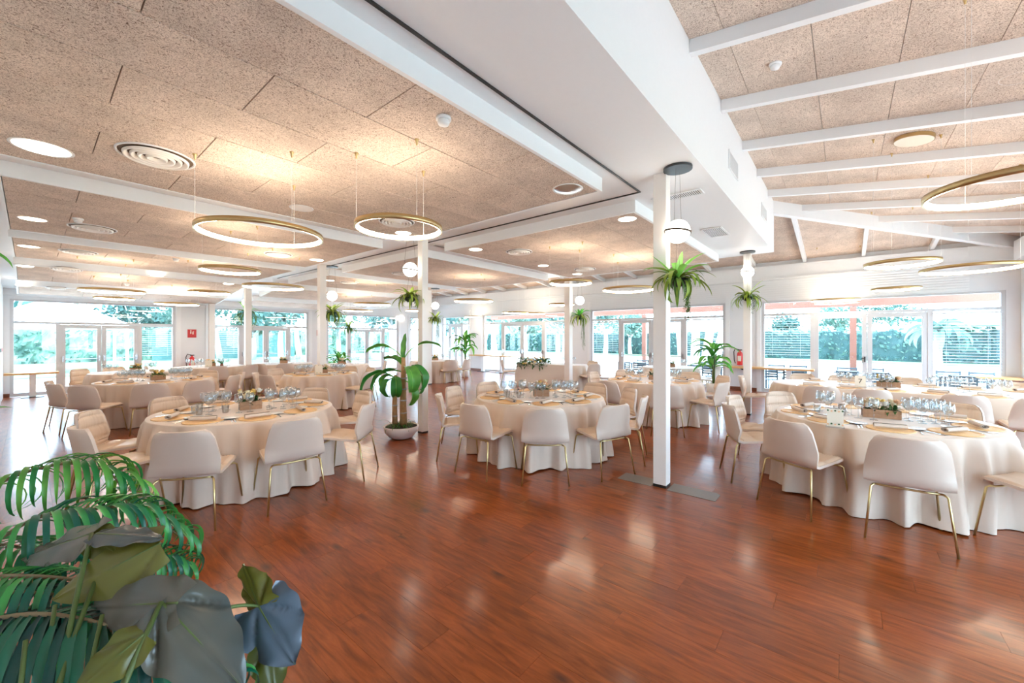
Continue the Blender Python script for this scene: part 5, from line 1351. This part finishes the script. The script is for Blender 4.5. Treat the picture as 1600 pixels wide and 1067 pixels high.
r2 = empty('potted_palm', (0, 0, 0)); tag(r2, 'green palm with long arching fronds in the lower left corner', 'potted plant')
potp = Vector((-.20, 1.28, 0))
MB().lathe([(.0001, 0), (.15, 0), (.18, .36), (.17, .37), (.155, .35), (.0001, .35)], 28, tuple(potp)).build('pot', M_potblack, r2, True)
MB().lathe([(.0001, .01), (.155, 0)], 20, tuple(potp + Vector((0, 0, .355))), cap=False).build('soil', M_soil, r2)
NLF = [0]
def frond(pts, nl, L, wd, mat=M_palm, droop=1.4, start=.0, seed=0, rise=.5):
    """rachis through pts (pixel, pixel, depth); leaflets both sides hanging"""
    P = [AT(*p) for p in pts]; n = 24; cur = []
    k = len(P) - 1
    for i in range(n + 1):   # Catmull-Rom
        t = i / n * k; a = min(int(t), k - 1); f_ = t - a
        p0, p1, p2, p3 = P[max(a - 1, 0)], P[a], P[a + 1], P[min(a + 2, k)]
        cur.append(.5 * ((2 * p1) + (p2 - p0) * f_ + (2 * p0 - 5 * p1 + 4 * p2 - p3) * f_ ** 2 + (3 * p1 - p0 - 3 * p2 + p3) * f_ ** 3))
    m = MB(); m.tube(cur, .006, 6, .002); rr = m.build('frond', M_palmrib, r2, True)
    rnd = random.Random(seed)
    for i in range(nl):
        for s_ in (-1, 1):
            t = start + (1 - start) * (i + .5) / nl; f_ = t * n; a = min(int(f_), n - 1); p = cur[a].lerp(cur[a + 1], f_ - a)
            tg = (cur[a + 1] - cur[a]).normalized(); side = tg.cross(UP).normalized() * s_
            d = (side * (1.0 - .45 * t) + tg * (.35 + .5 * t)).normalized(); az = math.atan2(d.y, d.x)
            ll = L * (.55 + .55 * math.sin(PI * (t * .85 + .1))) * rnd.uniform(.85, 1.1)
            rows = blade(ll, wd * rnd.uniform(.85, 1.15), droop * rnd.uniform(.85, 1.15), rise * rnd.uniform(.6, 1.2), n=10, m=2, fold=.25, prof=lambda u: max(.03, (1 - u ** 3) * min(1, .35 + u * 3)))
            mm = MB(); mm.grid(xf(rows, Matrix.Translation(p) @ Matrix.Rotation(az, 4, 'Z'))); mm.build('leaflet', mat, rr, True); NLF[0] += 1
frond([(-60, 790, 1.25), (20, 745, 1.22), (110, 724, 1.24), (175, 742, 1.28), (200, 790, 1.32)], 26, .22, .014, M_palmlight, 1.5, .12, 1, .6)
frond([(-40, 870, 1.05), (50, 812, 1.06), (130, 797, 1.10), (215, 795, 1.16), (285, 842, 1.22)], 28, .22, .015, M_palm, 1.45, .15, 2, .45)
frond([(120, 905, 1.12), (190, 872, 1.12), (250, 866, 1.14), (290, 880, 1.16)], 16, .15, .013, M_palm, 1.5, .2, 3, .4)
frond([(-60, 905, .95), (20, 900, .93), (110, 905, .92), (200, 925, .93), (280, 975, .95)], 30, .22, .014, M_palm, 1.6, .0, 4, .2)
frond([(-80, 860, 1.1), (-20, 850, 1.08), (40, 858, 1.05), (100, 885, 1.04)], 18, .2, .016, M_palm, 1.5, .0, 5, .3)
frond([(-80, 985, .86), (40, 960, .83), (160, 975, .82), (290, 1035, .84)], 26, .30, .017, M_palmdark, 1.1, .0, 8, -.2)
frond([(-80, 935, .95), (30, 925, .92), (140, 940, .92), (230, 975, .93)], 26, .27, .016, M_palmdark, 1.1, .0, 9, -.1)
frond([(120, 985, .88), (200, 985, .86), (290, 1010, .86), (370, 1060, .86)], 20, .17, .014, M_palm, 1.5, .0, 6, .2)
for q in [(-60, 790, 1.25), (-40, 870, 1.05), (120, 905, 1.12), (-60, 905, .95), (-80, 860, 1.1), (120, 985, .88)]:
    e_ = AT(*q); stalk(r2, potp + Vector((0, 0, .35)), (potp + e_) / 2 + Vector((0, 0, .3)), e_, .006, M_palmrib)
# leaves poking in at the left edge
r3 = empty('wall_creeper', (X0 + .05, 5, 1.4)); tag(r3, 'green leaves reaching in at the left edge beside the window wall', 'plant')
r3.location = (0, 0, 0)
m = MB(); m.tube([(-.35, 4.0, 0), (-.33, 4.02, 1.0), (-.34, 4.0, 1.9)], .012, 6, .006); m.build('stem', M_stalk, r3, True)
MB().lathe([(.0001, 0), (.09, 0), (.11, .25), (.10, .25), (.0001, .24)], 18, (-.33, 4.0, 0)).build('pot', M_pot, r3, True)
rnd = random.Random(2)
for i in range(26):
    z = rnd.uniform(.9, 2.2) if i > 3 else 1.9; a = rnd.uniform(-1.2, 1.6); M = Matrix.Translation((-.33, 4.0, z)) @ Matrix.Rotation(a, 4, 'Z')
    mm = MB(); mm.grid(xf(blade(rnd.uniform(.18, .34), rnd.uniform(.05, .09), rnd.uniform(.4, 1.3), rnd.uniform(.1, 1.1), n=9, m=4, fold=.25), M)); mm.build('leaf', M_leafy, r3, True)

# ---------------------------------------------------------------- outside
structure(bx('terrace', -30, 60, -40, YW + 60, -.35, -.13, M_terrace))
def slab(name, x0, x1, y0, y1, z, mat, kind='structure'):
    o = bx(name, x0, x1, y0, y1, z - .05, z, mat); tag(o, kind=kind); return o
slab('lawn', -14, 60, YW + 9, YW + 36, -.06, M_lawn); slab('lawn', XW + 22, 70, -30, YW + 8.9, -.06, M_lawn)
slab('lawn', -14, 15, Y0 - 40, Y0 - 8, -.06, M_lawn)
def leaf_cloud(mb, c, R, n, sz, rnd):
    for i in range(n):
        v = Vector((rnd.gauss(0, 1), rnd.gauss(0, 1), rnd.gauss(0, 1))).normalized() * R * rnd.uniform(.55, 1.05); v.z *= .8
        p = Vector(c) + v; a = Vector((rnd.gauss(0, 1), rnd.gauss(0, 1), rnd.gauss(0, 1))).normalized(); b = a.orthogonal().normalized(); s_ = sz * rnd.uniform(.6, 1.3); q = a.cross(b)
        k = len(mb.v); mb.v += [tuple(p - b * s_), tuple(p + q * s_ * .6), tuple(p + b * s_), tuple(p - q * s_ * .6)]; mb.f.append((k, k + 1, k + 2, k + 3))
def hedge(x0, y0, x1, y1, h, label, th=1.4, seed=0):
    L = math.hypot(x1 - x0, y1 - y0); nx = int(L / .35); rows = []; dx, dy = (x1 - x0) / L, (y1 - y0) / L; px, py = -dy, dx
    prof = [(-th / 2, 0), (-th / 2, h * .33), (-th / 2, h * .66), (-th / 2 + .1, h), (0, h + .05), (th / 2 - .1, h), (th / 2, h * .6), (th / 2, 0)]
    for i in range(nx + 1):
        s_ = L * i / nx; r = []
        for q, z in prof:
            x, y = x0 + dx * s_ + px * q, y0 + dy * s_ + py * q; nn = mnoise.noise_vector(Vector((x, y, z)) * 1.7) * .35
            r.append((x + nn.x, y + nn.y, max(0, z + (nn.z if z > 0 else 0)) - .15))
        rows.append(r)
    m = MB(); m.grid(rows); o = m.build('hedge', M_hedge)
    rnd = random.Random(seed); mm = MB()
    for i in range(6000):
        s_ = rnd.uniform(0, L); q = rnd.choice((-1, 1)) * th / 2 * rnd.uniform(.9, 1.25) if rnd.random() < .8 else rnd.uniform(-th / 2, th / 2); z = rnd.uniform(0, h) if abs(q) > th * .45 else h + rnd.uniform(-.1, .25)
        leaf_cloud(mm, (x0 + dx * s_ + px * q, y0 + dy * s_ + py * q, z - .1), .12, 1, .15, rnd)
    mm.build('leaves', M_tree, o); tag(o, label, 'hedge')
    return o
hedge(-16, 40, 26, 40, 2.2, 'long leafy hedge beyond the left lawn', seed=1)
hedge(39, -24, 39, 36, 2.1, 'long leafy hedge beyond the right terrace', seed=2)
def tree_proto(h, R, seed, lean=0):
    rnd = random.Random(seed); t = MB(); t.tube([(0, 0, -.2), (lean * .4, .1, h * .4), (lean, 0, h)], .22, 9, .10)
    for k in range(4):
        a = k * 1.7; t.tube([(lean * .7, 0, h * .7), (lean + math.cos(a) * R * .4, math.sin(a) * R * .4, h * 1.0), (lean + math.cos(a) * R * .7, math.sin(a) * R * .7, h * 1.15)], .09, 6, .03)
    c = MB()
    for k in range(8):
        a = rnd.uniform(0, 6.3); rr = rnd.uniform(0, .75) * R; leaf_cloud(c, (lean + rr * math.cos(a), rr * math.sin(a), h + rnd.uniform(-.2, .6) * R), R * .55, 170, .17, rnd)
    return t.mesh('trunk', M_bark, True), c.mesh('crown', M_tree)
TP = [tree_proto(3.4, 2.3, 1), tree_proto(4.2, 2.8, 2, .6), tree_proto(2.4, 1.9, 3)]
def tree(px, d, k, label, s=1.0, rz=0):
    p = AT(px, 500, d); r = empty('garden_tree', (p.x, p.y, -.1), rz); r.scale = (s, s, s); tag(r, label, 'tree', 'garden trees outside')
    put('trunk', TP[k][0], r); put('crown', TP[k][1], r)
TR = [(30, 34, 1, 'leafy tree beyond the left half of the far left window'), (205, 30, 0, 'leafy tree beyond the right glass door at far left'), (250, 33, 2, 'bushy tree beyond the blind at far left'), (345, 28, 1, 'tree beyond the second left window'), (395, 30, 2, 'tree beyond the middle of the second left window'),
      (440, 26, 0, 'tree beyond the right part of the second left window'), (470, 27, 1, 'tree beyond the right end of the second left window'), (530, 30, 0, 'tree beyond the ivy of the slim post'), (575, 31, 1, 'tree beyond the third left window'), (612, 29, 0, 'tree beyond the right end of the third left window'),
      (690, 34, 2, 'tree beyond the corner door'), (720, 36, 0, 'tree beyond the corner window plant'), (775, 36, 1, 'tree beyond the garland table window, left'), (820, 34, 2, 'tree beyond the garland table'), (872, 30, 0, 'dense tree beyond the blind left of the centre post'), (880, 33, 1, 'tall tree beyond the centre post'),
      (945, 30, 0, 'dense tree beyond the blind right of the centre post'), (985, 38, 2, 'round bush tree beyond the doors right of the centre post'), (1230, 44, 2, 'pale tree beyond the hedge, right windows left part'), (1310, 42, 0, 'tree beyond the red veranda post'), (1400, 40, 1, 'tree beyond the right door'), (1500, 40, 2, 'tree beyond the far right pane')]
for q in TR: tree(*q, rz=q[0] % 6)
# group of leaning trunks beyond the right-of-post window
for i, (px, lean) in enumerate(((1078, -.5), (1092, .2), (1104, .8), (1116, 1.3), (1130, 1.8))):
    p = AT(px - 10 + i * 3, 500, 24); m = MB(); e_ = Vector((RT[0], RT[1], 0)) * lean * .9
    m.tube([(0, 0, -.2), tuple(e_ * .4 + Vector((0, 0, 1.6))), tuple(e_ + Vector((0, 0, 4.5)))], .28, 9, .2)
    o = m.build('leaning_trunk', M_bark, None, True, loc=(p.x, p.y, 0)); tag(o, 'pale leaning tree trunk beyond the right windows, ' + ('leftmost', 'second from the left', 'middle one', 'fourth from the left', 'rightmost')[i] + ' of five', 'tree', 'cluster of leaning trunks')
# palm trees outside
def palm_tree(px, d, h, label, s=1.0):
    p = AT(px, 500, d); r = empty('palm_tree', (p.x, p.y, -.1)); tag(r, label, 'palm tree'); rnd = random.Random(px)
    MB().tube([(0, 0, 0), (.1, 0, h * .5), (0, 0, h)], .26 * s, 10, .18 * s).build('trunk', M_bark, r, True)
    for k in range(22):
        a = k * 2.4; M = Matrix.Translation((0, 0, h)) @ Matrix.Rotation(a, 4, 'Z'); rows = blade(2.2 * s, .5 * s, rnd.uniform(.5, 1.3), rnd.uniform(.1, 1.3), n=9, m=2, fold=.4)
        mm = MB(); mm.grid(xf(rows, M)); mm.build('palm_leaf', M_tree, r, True)
palm_tree(75, 27, 4.3, 'palm tree above the canopy seen through the far left window'); palm_tree(770, 26, 2.6, 'palm tree beyond the garland table window', .8); palm_tree(1466, 17, 1.9, 'low palm beside the dark hedge beyond the far right pane', .62)
# white canopies outside
def canopy(px, d, wd, h, label):
    p = AT(px, 500, d); r = empty('garden_canopy', (p.x, p.y, -.1)); tag(r, label, 'garden canopy'); q = wd / 2
    m = MB(); n0 = 0; m.v += [(-q, -q, h), (q, -q, h), (q, q, h), (-q, q, h), (0, 0, h + wd * .28)]; m.f += [(0, 1, 4), (1, 2, 4), (2, 3, 4), (3, 0, 4), (3, 2, 1, 0)]; m.build('canvas', M_sail, r)
    m = MB(); m.box(-q, q, -q, -q + .03, h - .25, h); m.box(-q, q, q - .03, q, h - .25, h); m.box(-q, -q + .03, -q, q, h - .25, h); m.box(q - .03, q, -q, q, h - .25, h); m.build('valance', M_sail, r)
    for a, b in ((-1, -1), (1, -1), (1, 1), (-1, 1)): MB().tube([(a * q * .98, b * q * .98, 0), (a * q * .98, b * q * .98, h)], .06, 8).build('pole', M_sail, r)
canopy(85, 19, 4.6, 2.35, 'white peaked canvas canopy outside the far left window'); canopy(1535, 26, 5.0, 2.7, 'white canvas canopy beyond the far right pane'); canopy(1250, 45, 6, 2.4, 'white canopy far beyond the right windows')
# teal fence screen beyond the left lawn
o = MB().box(-3.5, 6, 0, .1, 0, 1.9).build('fence_screen', M_fence, None, loc=(9, 37.5, -.1)); tag(o, 'long teal screen fence beyond the lawn, left of the banana plant', 'fence')
# veranda: posts and beam along the right side, with rafters
vr = empty('veranda_frame', (16.3, 2, 0)); tag(vr, 'terracotta wooden veranda frame outside the right windows', 'veranda')
for px in (1333, 1007): Y = on_x(px, 16.3); MB().box(-.08, .08, Y - 2 - .08, Y - 2 + .08, -.13, 2.55).build('veranda_post', M_terra, vr)
MB().box(-.07, .07, -7, 13, 2.56, 2.78).build('beam', M_terra, vr)
me = MB().bar((-2.3, 0, 3.05), (.35, 0, 2.84), .07, .11).mesh('veranda_rafter', M_sail)
for k in range(16): put('veranda_rafter', me, vr, loc=(0, -6.6 + k * 1.25, 0))
# slatted garden tables and chairs on the right terrace
def garden_chair_proto():
    r = empty('garden_chair'); 
    for x, y, h in ((-.22, -.22, .82), (-.22, .22, .82), (.22, -.22, .44), (.22, .22, .44)): MB().box(x - .018, x + .018, y - .018, y + .018, 0, h).build('leg', M_garden, r)
    for k in range(6): MB().box(-.22, .24, -.21 + k * .073, -.155 + k * .073, .441, .455).build('seat_slat', M_garden, r)
    for k in range(4): MB().box(-.235, -.2025, -.2, .2, .53 + k * .075, .58 + k * .075).build('back_slat', M_garden, r)
    return r
gc = garden_chair_proto(); gused = [False]
def gchair(x, y, rz, label):
    c = gc if not gused[0] else copy_tree(gc); gused[0] = True; c.location = (x, y, -.13); c.rotation_euler = (0, 0, rz); tag(c, label, 'garden chair', 'slatted garden chairs on the terrace')
def gtable(x, y, label):
    r = empty('garden_table', (x, y, -.13)); tag(r, label, 'garden table', 'slatted garden tables on the terrace')
    for k in range(8): MB().box(-.38 + k * .095, -.295 + k * .095, -.6, .6, .72, .745).build('top_slat', M_garden, r)
    for a, b in ((-1, -1), (1, -1), (1, 1), (-1, 1)): MB().box(a * .33 - .025, a * .33 + .025, b * .52 - .025, b * .52 + .025, 0, .72).build('leg', M_garden, r)
for px, t in ((1225, 'seen over the oak ledge'), (1345, 'outside the right door'), (1520, 'outside the far right pane'), (1002, 'outside the doors right of the centre post'), (1105, 'behind the bright leafy plant')):
    X = 15.1; Y = on_x(px, X); gtable(X, Y, 'grey slatted garden table ' + t)
    for dx, dy, s_ in ((-.68, -.3, 'near side, right'), (-.68, .3, 'near side, left'), (.68, -.3, 'far side, right'), (.68, .3, 'far side, left')): gchair(X + dx, Y + dy, 0 if dx < 0 else PI, 'grey slatted garden chair ' + t + ', ' + s_)
# a pale house beyond the far right hedge
p = AT(1530, 500, 46); r = empty('garden_house', (p.x, p.y, -.1), .3); tag(r, 'low pale house with arched porch beyond the far right pane', 'building')
MB().box(-3, 3, -5, 5, 0, 2.9).build('wall', M_stone, r); m = MB(); m.prism([(-3.6, -5.6, 2.901), (3.6, -5.6, 2.901), (3.6, 5.6, 2.901), (-3.6, 5.6, 2.901)], [(-.5, -3, 4.4), (.5, -3, 4.4), (.5, 3, 4.4), (-.5, 3, 4.4)]); m.build('roof', M_rooft, r)
for k in range(4): MB().box(-3.03, -3.001, -4 + k * 2.4, -2.8 + k * 2.4, .1, 2.2).build('window', M_garden, r)

# venetian blind labels
for i, (b, wall, a0, a1, zlo, zhi) in enumerate(BL):
    names = ['open venetian blind in the right pane at the far left window', 'open venetian blind in the left pane of the second left window', 'open venetian blind in the far right pane', 'open venetian blind in the pane above the right oak ledge',
             'open venetian blind in the pane right of the centre post', 'open venetian blind behind the bright leafy plant', 'open venetian blind in the pane left of the centre post', 'open venetian blind']
    b['label'] = names[i]
# things alike on one table: told apart by their order from the left
ONES = ['', 'first', 'second', 'third', 'fourth', 'fifth', 'sixth', 'seventh', 'eighth', 'ninth', 'tenth', 'eleventh', 'twelfth', 'thirteenth', 'fourteenth', 'fifteenth', 'sixteenth', 'seventeenth', 'eighteenth', 'nineteenth']
def ordinal(n):
    if n < 20: return ONES[n]
    t, u = divmod(n, 10); return (['twentieth', 'thirtieth'][t - 2]) if u == 0 else ['twenty', 'thirty'][t - 2] + '-' + ONES[u]
bygrp = {}
for o in S.objects:
    if o.parent is None and o.get('category') in ('glass', 'placemat', 'napkin', 'knife', 'fork', 'plate'): bygrp.setdefault(o['group'], []).append(o)
LOOK = {'glass': 'clear stemmed wine glass', 'placemat': 'round woven gold placemat', 'napkin': 'rolled taupe napkin', 'knife': 'steel knife', 'fork': 'steel fork', 'plate': 'small white bread plate'}
for g, L in bygrp.items():
    L.sort(key=lambda o: (RT[0] * o.location.x + RT[1] * o.location.y) / (FW[0] * o.location.x + FW[1] * o.location.y))
    for i, o in enumerate(L):
        look = 'short clear tumbler' if o.name.startswith('water_tumbler') else LOOK[o['category']]
        o['label'] = '%s, %s from the left %s' % (look, ordinal(i + 1), 'on ' + g.split(' on ', 1)[1])
# label length check
for o in S.objects:
    if o.parent is None and 'label' in o and not (4 <= len(o['label'].split()) <= 16): print('LABEL', len(o['label'].split()), o['label'])
